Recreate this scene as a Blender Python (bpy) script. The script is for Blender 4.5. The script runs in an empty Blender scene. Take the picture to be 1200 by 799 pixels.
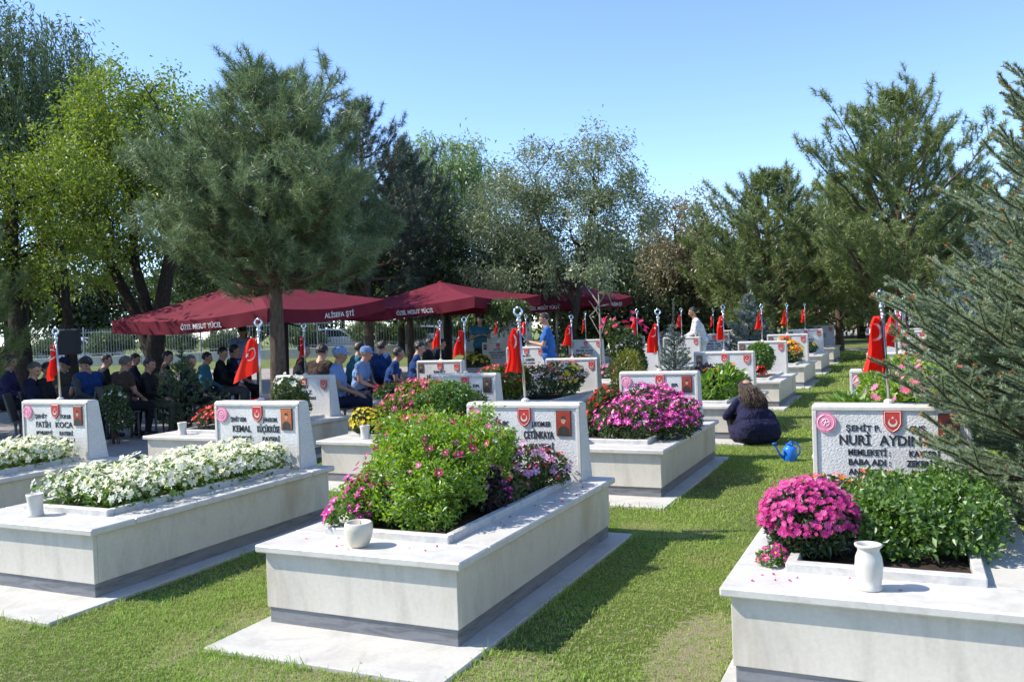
import bpy, math, random
import numpy as np
from mathutils import Vector, Matrix, Euler

scene = bpy.context.scene
COL = scene.collection
# ------------------------------------------------------------------ camera
F_PX, PITCH, ROLL, YAW = 1026.8, -.0158, -.0346, -.4275
CAM = np.array([1.969, -3.638, 1.55])
FW = np.array([math.sin(YAW)*math.cos(PITCH), math.cos(YAW)*math.cos(PITCH), math.sin(PITCH)])
_rt = np.array([math.cos(YAW), -math.sin(YAW), 0.])
_up = np.array([-math.sin(YAW)*math.sin(PITCH), -math.cos(YAW)*math.sin(PITCH), math.cos(PITCH)])
RT = math.cos(ROLL)*_rt + math.sin(ROLL)*_up
UP = -math.sin(ROLL)*_rt + math.cos(ROLL)*_up
cd = bpy.data.cameras.new('camera')
cam = bpy.data.objects.new('camera', cd); COL.objects.link(cam)
M = Matrix.Identity(4)
for i in range(3):
    M[i][0] = RT[i]; M[i][1] = UP[i]; M[i][2] = -FW[i]; M[i][3] = CAM[i]
cam.matrix_world = M
cd.sensor_width = 36; cd.lens = 36*F_PX/1200
cd.clip_start = .05; cd.clip_end = 2000
cd.dof.use_dof = True; cd.dof.focus_distance = 6.5; cd.dof.aperture_fstop = 9.0
scene.camera = cam
# ------------------------------------------------------------------ sky, sun, exposure
SUN_EL, SUN_AZ = math.radians(45), math.atan2(-.91, -.40)      # azimuth measured from +Y towards +X
world = bpy.data.worlds.new('World'); scene.world = world; world.use_nodes = True
wn = world.node_tree; wn.nodes.clear()
wo = wn.nodes.new('ShaderNodeOutputWorld'); wb = wn.nodes.new('ShaderNodeBackground')
sk = wn.nodes.new('ShaderNodeTexSky'); sk.sky_type = 'NISHITA'; sk.sun_disc = False
sk.sun_elevation = SUN_EL; sk.sun_rotation = SUN_AZ; sk.altitude = 2200
sk.air_density = 1.0; sk.dust_density = .1; sk.ozone_density = 2.2
tint = wn.nodes.new('ShaderNodeMix'); tint.data_type = 'RGBA'; tint.blend_type = 'MULTIPLY'; tint.inputs[0].default_value = 1
tint.inputs[7].default_value = (.93, .97, 1.07, 1); wn.links.new(sk.outputs[0], tint.inputs[6]); wn.links.new(tint.outputs[2], wb.inputs[0]); wb.inputs[1].default_value = .15
wn.links.new(wb.outputs[0], wo.inputs[0])
sl = bpy.data.lights.new('sun', 'SUN'); sl.energy = 3.7; sl.angle = math.radians(.5); sl.color = (1, .95, .87)
so = bpy.data.objects.new('sun', sl); COL.objects.link(so)
sd = Vector((math.sin(SUN_AZ)*math.cos(SUN_EL), math.cos(SUN_AZ)*math.cos(SUN_EL), math.sin(SUN_EL)))
so.rotation_euler = sd.to_track_quat('Z', 'Y').to_euler(); so.location = (-20, -12, 25)
vs = scene.view_settings
scene.display_settings.display_device = 'sRGB'
vs.view_transform = 'Standard'; vs.look = 'None'; vs.gamma = 1; vs.exposure = 1.05; vs.use_curve_mapping = False
scene.render.engine = 'CYCLES'
cy = scene.cycles
cy.use_denoising = True
try: cy.denoiser = 'OPENIMAGEDENOISE'
except Exception: pass
cy.max_bounces = 6; cy.diffuse_bounces = 3; cy.glossy_bounces = 2; cy.transmission_bounces = 4; cy.transparent_max_bounces = 6
cy.use_adaptive_sampling = True; cy.adaptive_threshold = .012
cy.sample_clamp_indirect = 6

# ------------------------------------------------------------------ helpers
def gz(y):                                   # the lawn climbs gently away from the camera
    y = np.minimum(np.asarray(y, float), 34)
    t = np.maximum(0, y-6)
    return .014*t*t/(t+2.0)
def ray(px, py):
    return FW + RT*(px-600)/F_PX - UP*(py-399.5)/F_PX
def at(px, py, z=0.):                        # pixel of the photograph -> point on a level plane
    d = ray(px, py); return CAM + d*((z-CAM[2])/d[2])
def atd(px, py, t):                          # pixel -> point at a distance along the view
    return CAM + ray(px, py)*t
def gat(px, t):                              # ground point below a pixel column at distance t
    p = atd(px, 400, t); return (float(p[0]), float(p[1]), float(gz(p[1])))

def props(o, label=None, cat=None, group=None, kind=None):
    if label: o['label'] = label
    if cat: o['category'] = cat
    if group: o['group'] = group
    if kind: o['kind'] = kind
    return o
def empty(name, label, cat, loc=(0, 0, 0), rz=0., group=None, scale=1.):
    o = bpy.data.objects.new(name, None); COL.objects.link(o)
    o.location = loc; o.rotation_euler = (0, 0, rz); o.scale = (scale,)*3
    o.empty_display_size = .2
    return props(o, label, cat, group)
def link(name, me, parent=None):
    o = bpy.data.objects.new(name, me); COL.objects.link(o)
    if parent: o.parent = parent
    return o
def copy_tree(o, parent=None):
    c = o.copy(); COL.objects.link(c)
    c.parent = parent
    for ch in list(o.children): copy_tree(ch, c)
    return c
def fast_mesh(name, V, Fc, mats=(), mi=None, smooth=False):
    V = np.asarray(V, np.float32); Fc = np.asarray(Fc, np.int32)
    me = bpy.data.meshes.new(name); n, k = Fc.shape
    me.vertices.add(len(V)); me.vertices.foreach_set('co', V.ravel())
    me.loops.add(n*k); me.loops.foreach_set('vertex_index', Fc.ravel())
    me.polygons.add(n)
    me.polygons.foreach_set('loop_start', np.arange(0, n*k, k, dtype=np.int32))
    for m in mats: me.materials.append(m)
    if mi is not None: me.polygons.foreach_set('material_index', np.asarray(mi, np.int32))
    me.update(calc_edges=True)
    me.polygons.foreach_set('use_smooth', np.full(n, smooth)); me.update()
    return me
class MB:
    """collects simple solids, builds ONE mesh"""
    def __init__(s): s.v = []; s.f = []; s.m = []
    def add(s, vs, fs, mi=0):
        o = len(s.v); s.v += [tuple(map(float, p)) for p in vs]
        s.f += [tuple(i+o for i in f) for f in fs]; s.m += [mi]*len(fs)
    def box(s, x0, x1, y0, y1, z0, z1, mi=0, b=0.):
        if b > 0:                            # bevelled box: chamfered edges
            vs = []; fs = []
            X, Y, Z = (x0, x1), (y0, y1), (z0, z1)
            idx = {}
            for i in (0, 1):
                for j in (0, 1):
                    for k in (0, 1):
                        sx, sy, sz = 1-2*i, 1-2*j, 1-2*k
                        for a, p in enumerate(((X[i], Y[j]+sy*b, Z[k]+sz*b), (X[i]+sx*b, Y[j], Z[k]+sz*b), (X[i]+sx*b, Y[j]+sy*b, Z[k]))):
                            idx[i, j, k, a] = len(vs); vs.append(p)
            q = lambda *t: [idx[a] for a in t]
            for i in (0, 1): fs.append(q((i,0,0,0),(i,1,0,0),(i,1,1,0),(i,0,1,0)))
            for j in (0, 1): fs.append(q((0,j,0,1),(1,j,0,1),(1,j,1,1),(0,j,1,1)))
            for k in (0, 1): fs.append(q((0,0,k,2),(1,0,k,2),(1,1,k,2),(0,1,k,2)))
            for i in (0, 1):
                for j in (0, 1): fs.append(q((i,j,0,0),(i,j,1,0),(i,j,1,1),(i,j,0,1)))
                for k in (0, 1): fs.append(q((i,0,k,0),(i,1,k,0),(i,1,k,2),(i,0,k,2)))
            for j in (0, 1):
                for k in (0, 1): fs.append(q((0,j,k,1),(1,j,k,1),(1,j,k,2),(0,j,k,2)))
            for i in (0, 1):
                for j in (0, 1):
                    for k in (0, 1): fs.append(q((i,j,k,0),(i,j,k,1),(i,j,k,2)))
            c = np.mean(vs, 0)
            out = []
            for f in fs:
                a, bb, cc = (np.array(vs[t]) for t in f[:3])
                n = np.cross(bb-a, cc-a)
                out.append(f if np.dot(n, np.mean([vs[t] for t in f], 0)-c) > 0 else f[::-1])
            s.add(vs, out, mi); return
        s.add([(x0,y0,z0),(x1,y0,z0),(x1,y1,z0),(x0,y1,z0),(x0,y0,z1),(x1,y0,z1),(x1,y1,z1),(x0,y1,z1)],
              [(3,2,1,0),(4,5,6,7),(0,1,5,4),(1,2,6,5),(2,3,7,6),(3,0,4,7)], mi)
    def hexa(s, P, mi=0):                    # 8 corners, bottom 4 then top 4
        s.add(P, [(3,2,1,0),(4,5,6,7),(0,1,5,4),(1,2,6,5),(2,3,7,6),(3,0,4,7)], mi)
    def tube(s, pts, rad, n=8, mi=0, cap=True):
        pts = [np.array(p, float) for p in pts]
        if not hasattr(rad, '__len__'): rad = [rad]*len(pts)
        vs = []; fs = []; ref = None
        for i, p in enumerate(pts):
            d = pts[min(i+1, len(pts)-1)]-pts[max(i-1, 0)]; d = d/(np.linalg.norm(d)+1e-9)
            if ref is None: ref = np.array([1., 0, 0]) if abs(d[0]) < .8 else np.array([0, 1., 0])
            a = np.cross(d, ref); a /= np.linalg.norm(a)+1e-9; b = np.cross(d, a); ref = -np.cross(d, a) if False else ref
            for k in range(n):
                t = 2*math.pi*k/n; vs.append(p+rad[i]*(math.cos(t)*a+math.sin(t)*b))
        for i in range(len(pts)-1):
            for k in range(n):
                fs.append((i*n+k, i*n+(k+1) % n, (i+1)*n+(k+1) % n, (i+1)*n+k))
        if cap:
            fs.append(tuple(range(n-1, -1, -1))); fs.append(tuple((len(pts)-1)*n+k for k in range(n)))
        s.add(vs, fs, mi)
    def lathe(s, prof, c=(0, 0, 0), n=24, mi=0):
        vs = []; fs = []
        for r, z in prof:
            for k in range(n):
                t = 2*math.pi*k/n; vs.append((c[0]+r*math.cos(t), c[1]+r*math.sin(t), c[2]+z))
        for i in range(len(prof)-1):
            for k in range(n): fs.append((i*n+k, i*n+(k+1) % n, (i+1)*n+(k+1) % n, (i+1)*n+k))
        fs.append(tuple(range(n-1, -1, -1))); fs.append(tuple((len(prof)-1)*n+k for k in range(n)))
        s.add(vs, fs, mi)
    def ball(s, c, r, n=10, mi=0, sc=(1, 1, 1)):
        vs = []; fs = []; m = max(4, n//2)
        for i in range(m+1):
            ph = math.pi*i/m
            for k in range(n):
                t = 2*math.pi*k/n
                vs.append((c[0]+sc[0]*r*math.sin(ph)*math.cos(t), c[1]+sc[1]*r*math.sin(ph)*math.sin(t), c[2]-sc[2]*r*math.cos(ph)))
        for i in range(m):
            for k in range(n): fs.append((i*n+k, i*n+(k+1) % n, (i+1)*n+(k+1) % n, (i+1)*n+k))
        s.add(vs, fs, mi)
    def ring(s, c, R, r, axis=1, n=20, k=6, mi=0):
        pts = []
        for i in range(n+1):
            t = 2*math.pi*i/n
            p = [R*math.cos(t), R*math.sin(t)]; q = [0, 0, 0]
            o = [a for a in range(3) if a != axis]; q[o[0]] = p[0]; q[o[1]] = p[1]
            pts.append(np.array(c)+q)
        s.tube(pts, r, k, mi, cap=False)
    def poly(s, pts, mi=0): s.add(pts, [tuple(range(len(pts)))], mi)
    def prism(s, out, fn0, fn1, mi=0):       # outline list, two maps (front, back)
        n = len(out); vs = [fn0(p) for p in out]+[fn1(p) for p in out]
        fs = [tuple(range(n)), tuple(range(2*n-1, n-1, -1))]+[(i, n+i, n+(i+1) % n, (i+1) % n) for i in range(n)]
        s.add(vs, fs, mi)
    def mesh(s, name, mats, smooth=False):
        me = bpy.data.meshes.new(name); me.from_pydata(s.v, [], s.f)
        for m in (mats if isinstance(mats, (list, tuple)) else [mats]): me.materials.append(m)
        me.polygons.foreach_set('material_index', s.m)
        me.polygons.foreach_set('use_smooth', [smooth]*len(s.f)); me.update()
        return me
    def build(s, name, mats, parent=None, smooth=False):
        return link(name, s.mesh(name, mats, smooth), parent)

# ------------------------------------------------------------------ materials
MAT = {}
def nodes(name):
    m = bpy.data.materials.new(name); m.use_nodes = True; nt = m.node_tree; nt.nodes.clear()
    o = nt.nodes.new('ShaderNodeOutputMaterial'); MAT[name] = m
    return m, nt, o
def ramp(nt, fac, stops):
    r = nt.nodes.new('ShaderNodeValToRGB'); e = r.color_ramp.elements
    while len(e) > 1: e.remove(e[-1])
    e[0].position = stops[0][0]; e[0].color = (*stops[0][1], 1)
    for p, c in stops[1:]:
        q = e.new(p); q.color = (*c, 1)
    nt.links.new(fac, r.inputs[0]); return r.outputs[0]
def noise(nt, scale, detail=4, rough=.6, dist=0., vec=None, kind='Object'):
    if vec is None:
        vec = nt.nodes.new('ShaderNodeTexCoord').outputs[kind]
    n = nt.nodes.new('ShaderNodeTexNoise'); n.inputs['Scale'].default_value = scale
    n.inputs['Detail'].default_value = detail; n.inputs['Roughness'].default_value = rough; n.inputs['Distortion'].default_value = dist
    nt.links.new(vec, n.inputs['Vector']); return n.outputs['Fac']
def mapping(nt, scale=(1, 1, 1), rot=(0, 0, 0)):
    tc = nt.nodes.new('ShaderNodeTexCoord'); mp = nt.nodes.new('ShaderNodeMapping')
    mp.inputs['Scale'].default_value = scale; mp.inputs['Rotation'].default_value = rot
    nt.links.new(tc.outputs['Object'], mp.inputs['Vector']); return mp.outputs[0]
def mix(nt, fac, a, b, mode='MIX'):
    x = nt.nodes.new('ShaderNodeMix'); x.data_type = 'RGBA'; x.blend_type = mode
    if hasattr(fac, 'is_linked'): nt.links.new(fac, x.inputs[0])
    else: x.inputs[0].default_value = fac
    for v, i in ((a, 6), (b, 7)):
        if hasattr(v, 'is_linked'): nt.links.new(v, x.inputs[i])
        else: x.inputs[i].default_value = (*v, 1)
    return x.outputs[2]
def bump(nt, h, strength=.3, dist=.01):
    b = nt.nodes.new('ShaderNodeBump'); b.inputs['Strength'].default_value = strength; b.inputs['Distance'].default_value = dist
    nt.links.new(h, b.inputs['Height']); return b.outputs[0]
def pbr(name, col, rough=.6, metal=0., spec=.5, normal=None, nt=None, o=None):
    if nt is None: m, nt, o = nodes(name)
    p = nt.nodes.new('ShaderNodeBsdfPrincipled')
    if hasattr(col, 'is_linked'): nt.links.new(col, p.inputs['Base Color'])
    else: p.inputs['Base Color'].default_value = (*col, 1)
    if hasattr(rough, 'is_linked'): nt.links.new(rough, p.inputs['Roughness'])
    else: p.inputs['Roughness'].default_value = rough
    p.inputs['Metallic'].default_value = metal; p.inputs['Specular IOR Level'].default_value = spec
    if normal is not None: nt.links.new(normal, p.inputs['Normal'])
    nt.links.new(p.outputs[0], o.inputs[0]); return MAT[name]
def plain(name, col, rough=.6, metal=0., var=.12, scale=6, spec=.5):
    m, nt, o = nodes(name)
    c2 = tuple(max(0, c*(1-var)) for c in col); c3 = tuple(min(1, c*(1+var)) for c in col)
    c = ramp(nt, noise(nt, scale), [(.3, c2), (.7, c3)])
    return pbr(name, c, rough, metal, spec, None, nt, o)
def leafmat(name, stops, trans=.35, gloss=.04, rough=.45):
    """thin leaves: colour differs leaf by leaf, light passes through"""
    m, nt, o = nodes(name)
    g = nt.nodes.new('ShaderNodeNewGeometry')
    n = len(stops)
    c = ramp(nt, g.outputs['Random Per Island'], [(i/max(1, n-1), s) for i, s in enumerate(stops)])
    d = nt.nodes.new('ShaderNodeBsdfDiffuse'); t = nt.nodes.new('ShaderNodeBsdfTranslucent'); gl = nt.nodes.new('ShaderNodeBsdfGlossy')
    gl.inputs['Roughness'].default_value = rough; gl.inputs['Color'].default_value = (.9, .9, .9, 1)
    nt.links.new(c, d.inputs[0])
    hs = nt.nodes.new('ShaderNodeHueSaturation'); hs.inputs['Saturation'].default_value = 1.15; hs.inputs['Value'].default_value = 1.25
    nt.links.new(c, hs.inputs['Color']); nt.links.new(hs.outputs[0], t.inputs[0])
    a = nt.nodes.new('ShaderNodeMixShader'); a.inputs[0].default_value = trans
    nt.links.new(d.outputs[0], a.inputs[1]); nt.links.new(t.outputs[0], a.inputs[2])
    b = nt.nodes.new('ShaderNodeMixShader'); b.inputs[0].default_value = gloss
    nt.links.new(a.outputs[0], b.inputs[1]); nt.links.new(gl.outputs[0], b.inputs[2])
    nt.links.new(b.outputs[0], o.inputs[0]); return m

def marble(name, base, vein, stain, rough=.4, vscale=(1.2, 1.2, 6), stain_amt=.35, bstr=.08):
    m, nt, o = nodes(name)
    n1 = noise(nt, 2.2, 8, .65, 1.6, mapping(nt, vscale))
    c = ramp(nt, n1, [(.36, vein), (.5, base), (.75, tuple(min(1, b*1.05) for b in base))])
    n2 = noise(nt, 1.7, 5, .7, .4, mapping(nt, (1, 1, .45)))
    f = ramp(nt, n2, [(.50, (0, 0, 0)), (.72, (stain_amt,)*3)])
    c = mix(nt, f, c, stain)
    n3 = noise(nt, 45, 3, .7)
    c = mix(nt, .25, c, ramp(nt, n3, [(.3, (.6, .6, .58)), (.7, (1, 1, 1))]), 'MULTIPLY')
    return pbr(name, c, rough, 0, .4, bump(nt, n3, bstr, .004), nt, o)
marble('marble_top', (.60, .57, .51), (.52, .49, .44), (.44, .37, .28), .42, (2, 2, 2), .3)
marble('marble_wall', (.61, .56, .475), (.52, .475, .40), (.44, .35, .24), .45, (1.6, 1.6, .55), .85)
marble('marble_curb', (.60, .58, .53), (.45, .44, .42), (.40, .34, .26), .6, (2, 2, 2), .4, .2)
marble('marble_band', (.20, .205, .21), (.12, .125, .13), (.24, .20, .16), .45, (1.2, 1.2, 9), .35)
marble('concrete_pad', (.50, .48, .43), (.42, .40, .36), (.42, .38, .30), .85, (1, 1, 1), .5, .35)
def hammered():
    m, nt, o = nodes('hammered_marble')
    n1 = noise(nt, 3, 4); v = nt.nodes.new('ShaderNodeTexVoronoi'); v.inputs['Scale'].default_value = 80
    nt.links.new(nt.nodes.new('ShaderNodeTexCoord').outputs['Object'], v.inputs['Vector'])
    n2 = noise(nt, 60, 4, .7)
    c = mix(nt, .35, ramp(nt, n1, [(.3, (.58, .565, .53)), (.7, (.68, .665, .63))]), ramp(nt, n2, [(.35, (.55, .53, .5)), (.6, (1, 1, 1))]), 'MULTIPLY')
    a = nt.nodes.new('ShaderNodeMath'); a.operation = 'ADD'; nt.links.new(v.outputs['Distance'], a.inputs[0]); nt.links.new(n2, a.inputs[1])
    pbr('hammered_marble', c, .7, 0, .3, bump(nt, a.outputs[0], .45, .005), nt, o)
hammered()
def soilmat():
    m, nt, o = nodes('soil'); n = noise(nt, 30, 6, .75)
    pbr('soil', ramp(nt, n, [(.3, (.03, .02, .014)), (.7, (.09, .06, .04))]), .95, 0, .2, bump(nt, n, 1, .03), nt, o)
soilmat()
def lawnmat():
    m, nt, o = nodes('lawn')
    n1 = noise(nt, .9, 6, .65, .5); n2 = noise(nt, 22, 5, .75); n3 = noise(nt, 160, 2, .6)
    c = ramp(nt, n1, [(.3, (.17, .22, .055)), (.55, (.23, .28, .08)), (.72, (.33, .31, .14))])
    c = mix(nt, .7, c, ramp(nt, n2, [(.3, (.45, .5, .4)), (.7, (1.0, 1.0, .9))]), 'MULTIPLY')
    a = nt.nodes.new('ShaderNodeMath'); a.operation = 'ADD'; nt.links.new(n2, a.inputs[0]); nt.links.new(n3, a.inputs[1])
    for x, y, rx, ry in ((1.0, .4, .22, .7), (-1.36, -.12, .2, .6), (-.45, -.50, 1.0, .22), (-3.1, -.5, .8, .2), (.3, -.2, .3, .35), (.25, 2.75, .4, .3)):
        mp = nt.nodes.new('ShaderNodeMapping'); mp.inputs['Scale'].default_value = (1/rx, 1/ry, 0); mp.inputs['Location'].default_value = (-x/rx, -y/ry, 0)
        nt.links.new(nt.nodes.new('ShaderNodeTexCoord').outputs['Object'], mp.inputs['Vector'])
        gr = nt.nodes.new('ShaderNodeTexGradient'); gr.gradient_type = 'SPHERICAL'; nt.links.new(mp.outputs[0], gr.inputs[0])
        ad = nt.nodes.new('ShaderNodeMath'); ad.operation = 'MULTIPLY_ADD'; nt.links.new(n2, ad.inputs[0]); ad.inputs[1].default_value = 1.7; nt.links.new(gr.outputs[1], ad.inputs[2])
        c = mix(nt, ramp(nt, ad.outputs[0], [(.98, (0, 0, 0)), (1.35, (.9, .9, .9))]), c, ramp(nt, n3, [(.3, (.38, .33, .18)), (.7, (.55, .48, .30))]))
    pbr('lawn', c, .95, 0, .15, bump(nt, a.outputs[0], 1, .04), nt, o)
lawnmat()
def grassmat():
    m, nt, o = nodes('grass_blade')
    g = nt.nodes.new('ShaderNodeNewGeometry')
    c = ramp(nt, g.outputs['Random Per Island'], [(0, (.24, .36, .06)), (.3, (.33, .49, .085)), (.6, (.41, .57, .12)), (.85, (.48, .59, .18)), (1, (.58, .54, .27))])
    f = ramp(nt, noise(nt, 1.6, 6, .7, .8), [(.48, (0, 0, 0)), (.72, (.75, .75, .75))])
    c = mix(nt, f, c, (.50, .47, .20))
    c = mix(nt, .5, c, ramp(nt, noise(nt, 5.5, 4, .7), [(.3, (.55, .62, .5)), (.7, (1, 1, 1))]), 'MULTIPLY')
    d = nt.nodes.new('ShaderNodeBsdfDiffuse'); t = nt.nodes.new('ShaderNodeBsdfTranslucent'); x = nt.nodes.new('ShaderNodeMixShader'); x.inputs[0].default_value = .4
    nt.links.new(c, d.inputs[0]); nt.links.new(c, t.inputs[0]); nt.links.new(d.outputs[0], x.inputs[1]); nt.links.new(t.outputs[0], x.inputs[2]); nt.links.new(x.outputs[0], o.inputs[0])
grassmat()
def pavemat():
    m, nt, o = nodes('paving')
    b = nt.nodes.new('ShaderNodeTexBrick'); b.inputs['Scale'].default_value = 1
    b.inputs['Color1'].default_value = (.40, .34, .30, 1); b.inputs['Color2'].default_value = (.34, .30, .27, 1); b.inputs['Mortar'].default_value = (.17, .15, .13, 1)
    b.inputs['Brick Width'].default_value = .4; b.inputs['Row Height'].default_value = .2; b.inputs['Mortar Size'].default_value = .008
    nt.links.new(mapping(nt), b.inputs['Vector'])
    c = mix(nt, .6, b.outputs[0], ramp(nt, noise(nt, 3, 6, .7), [(.3, (.55, .55, .55)), (.7, (1, 1, 1))]), 'MULTIPLY')
    pbr('paving', c, .85, 0, .3, bump(nt, noise(nt, 50), .3, .01), nt, o)
pavemat()
def asphaltmat():
    m, nt, o = nodes('asphalt'); n = noise(nt, 25, 5, .7)
    pbr('asphalt', ramp(nt, n, [(.3, (.10, .10, .10)), (.7, (.19, .185, .175))]), .9, 0, .3, None, nt, o)
asphaltmat()
def barkmat(name, a, b):
    m, nt, o = nodes(name); n = noise(nt, 9, 6, .75, 1.2, mapping(nt, (3, 3, .6)))
    pbr(name, ramp(nt, n, [(.35, a), (.65, b)]), .9, 0, .2, bump(nt, n, .9, .05), nt, o)
barkmat('bark_dark', (.022, .017, .013), (.085, .066, .05))
barkmat('bark_pine', (.06, .042, .03), (.20, .145, .105))
barkmat('bark_pale', (.22, .2, .17), (.46, .43, .38))
barkmat('twig_brown', (.10, .055, .03), (.22, .13, .075))

def fabric(name, col, trans=.2, rough=.8):
    m, nt, o = nodes(name)
    c = ramp(nt, noise(nt, 3, 5), [(.3, tuple(x*.8 for x in col)), (.7, tuple(min(1, x*1.15) for x in col))])
    d = nt.nodes.new('ShaderNodeBsdfPrincipled'); d.inputs['Roughness'].default_value = rough; d.inputs['Specular IOR Level'].default_value = .25
    t = nt.nodes.new('ShaderNodeBsdfTranslucent'); x = nt.nodes.new('ShaderNodeMixShader'); x.inputs[0].default_value = trans
    nt.links.new(c, d.inputs['Base Color']); nt.links.new(c, t.inputs[0])
    nt.links.new(d.outputs[0], x.inputs[1]); nt.links.new(t.outputs[0], x.inputs[2]); nt.links.new(x.outputs[0], o.inputs[0])
    return m
fabric('canopy_maroon', (.15, .010, .024), .08)
fabric('flag_red', (.72, .028, .016), .35)
fabric('flag_white', (.8, .78, .76), .25)
plain('chrome', (.72, .73, .74), .16, 1., .05)
plain('steel_pole', (.50, .50, .48), .32, 1., .1)
plain('white_paint', (.78, .78, .76), .45)
plain('letter_black', (.018, .017, .017), .5)
plain('letter_white', (.75, .74, .72), .6)
plain('emblem_red', (.50, .035, .03), .35)
plain('badge_pink', (.74, .22, .34), .4)
plain('badge_pale', (.80, .48, .54), .4)
plain('frame_brown', (.10, .045, .025), .4)
plain('photo_orange', (.50, .13, .04), .3, 0, .25, 14)
plain('photo_red', (.33, .045, .03), .3, 0, .25, 14)
plain('photo_dark', (.035, .032, .025), .4, 0, .3, 18)
plain('photo_brown', (.16, .10, .06), .3, 0, .25, 14)
plain('photo_skin', (.42, .24, .15), .5, 0, .2, 16)
plain('ceramic_white', (.60, .565, .49), .4, 0, .1)
plain('ceramic_cream', (.62, .56, .44), .35, 0, .1)
plain('blue_plastic', (.015, .18, .72), .35, 0, .1)
plain('dark_metal', (.035, .037, .04), .45, .6)
plain('grey_metal', (.30, .31, .32), .45, .7)
plain('speaker_grey', (.035, .036, .038), .7)
plain('chair_plastic', (.09, .085, .08), .5)
plain('skin', (.46, .25, .17), .55, 0, .08)
plain('skin_tan', (.36, .19, .12), .55, 0, .08)
plain('eye_dark', (.02, .015, .012), .3)
plain('lip', (.38, .15, .12), .5)
plain('hair_black', (.016, .013, .011), .5)
plain('hair_grey', (.09, .085, .08), .7)
plain('shoe_black', (.015, .014, .014), .4)
for n_, c_ in dict(navy=(.012, .014, .035), black=(.014, .014, .016), blue_shirt=(.014, .045, .15), coat_navy=(.018, .018, .05), polo_blue=(.035, .13, .40), light_blue=(.17, .26, .46), jeans=(.06, .13, .30),  # shade of the crowd put into darker cloth colours; polo_blue lighter as sunlit
                   white=(.60, .60, .58), grey=(.07, .07, .075), brown=(.05, .032, .024), olive=(.06, .065, .04), red=(.30, .03, .03), teal=(.03, .12, .16), yellow=(.75, .62, .04), cream=(.5, .45, .36), plum=(.03, .025, .07)).items():
    m_, nt_, o_ = nodes('cloth_'+n_); w_ = noise(nt_, 7, 3, .55, 1.5); f_ = noise(nt_, 3, 5, .6)
    pbr('cloth_'+n_, ramp(nt_, f_, [(.3, tuple(x*.75 for x in c_)), (.7, tuple(min(1, x*1.25) for x in c_))]), .85, 0, .2, bump(nt_, w_, .9, .06), nt_, o_)
# foliage
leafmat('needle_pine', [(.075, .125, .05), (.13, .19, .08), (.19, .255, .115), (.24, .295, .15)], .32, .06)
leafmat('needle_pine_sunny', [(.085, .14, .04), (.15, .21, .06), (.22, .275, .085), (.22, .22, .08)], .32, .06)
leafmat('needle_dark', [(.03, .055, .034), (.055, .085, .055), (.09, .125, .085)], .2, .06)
leafmat('needle_spruce', [(.14, .21, .09), (.21, .285, .14), (.29, .365, .215), (.37, .43, .32), (.34, .34, .14)], .4, .06)
leafmat('needle_blue', [(.11, .15, .125), (.18, .235, .205), (.26, .31, .29), (.13, .18, .14)], .2, .08)
leafmat('leaf_yellowgreen', [(.075, .125, .02), (.14, .20, .033), (.21, .275, .048), (.27, .32, .065)], .45, .04)
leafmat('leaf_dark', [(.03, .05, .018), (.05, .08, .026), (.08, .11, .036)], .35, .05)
leafmat('leaf_mid', [(.045, .075, .018), (.075, .115, .03), (.12, .16, .046)], .38, .05)
leafmat('leaf_willow', [(.055, .09, .032), (.09, .135, .046), (.14, .185, .065)], .35, .05)
leafmat('leaf_lightwillow', [(.16, .23, .08), (.22, .31, .11), (.29, .37, .15)], .4, .05)
leafmat('leaf_silver', [(.12, .16, .075), (.20, .245, .12), (.30, .335, .19), (.10, .145, .055)], .38, .07)
leafmat('leaf_dry', [(.22, .19, .10), (.32, .27, .15), (.18, .19, .09), (.30, .22, .15)], .3, .05)
leafmat('leaf_bright', [(.14, .24, .025), (.23, .37, .045), (.33, .47, .07), (.18, .27, .045)], .5, .05)
leafmat('leaf_fresh', [(.07, .14, .022), (.12, .22, .038), (.18, .29, .06)], .42, .05)
leafmat('leaf_yellowish', [(.14, .16, .02), (.24, .24, .03), (.12, .14, .025)], .4, .05)
leafmat('leaf_lily', [(.10, .20, .02), (.17, .30, .035), (.24, .36, .06)], .42, .06)
leafmat('leaf_purple', [(.03, .02, .025), (.06, .035, .04)], .25, .05)
leafmat('petal_white', [(.78, .77, .55), (.82, .81, .70), (.76, .76, .42)], .3, .02)
leafmat('petal_magenta', [(.50, .012, .22), (.66, .02, .32), (.74, .07, .42), (.42, .01, .14)], .3, .02)
leafmat('petal_pink', [(.66, .10, .30), (.74, .18, .42), (.60, .05, .22)], .3, .02)
leafmat('petal_palepink', [(.72, .32, .55), (.76, .45, .66), (.62, .18, .42)], .3, .02)
leafmat('petal_mum', [(.42, .02, .15), (.56, .04, .24), (.68, .14, .36)], .3, .02)
leafmat('petal_red', [(.58, .012, .012), (.70, .03, .02), (.50, .01, .02)], .25, .02)
leafmat('petal_rose', [(.55, .02, .10), (.66, .05, .18), (.50, .06, .08)], .25, .02)
leafmat('petal_orange', [(.75, .18, .02), (.80, .28, .03), (.70, .10, .02)], .3, .02)
leafmat('petal_yellow', [(.80, .60, .03), (.82, .70, .06), (.75, .48, .02)], .3, .02)
leafmat('petal_mixed', [(.78, .24, .05), (.75, .10, .06), (.80, .78, .7), (.74, .20, .12), (.80, .55, .4)], .3, .02)
leafmat('petal_zinnia', [(.75, .14, .36), (.78, .30, .48), (.70, .10, .08), (.78, .5, .6)], .3, .02)
leafmat('pollen', [(.70, .50, .04), (.55, .35, .03)], .1, .02)
leafmat('bud_orange', [(.36, .16, .05), (.48, .24, .08), (.25, .11, .04)], .1, .04)
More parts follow.
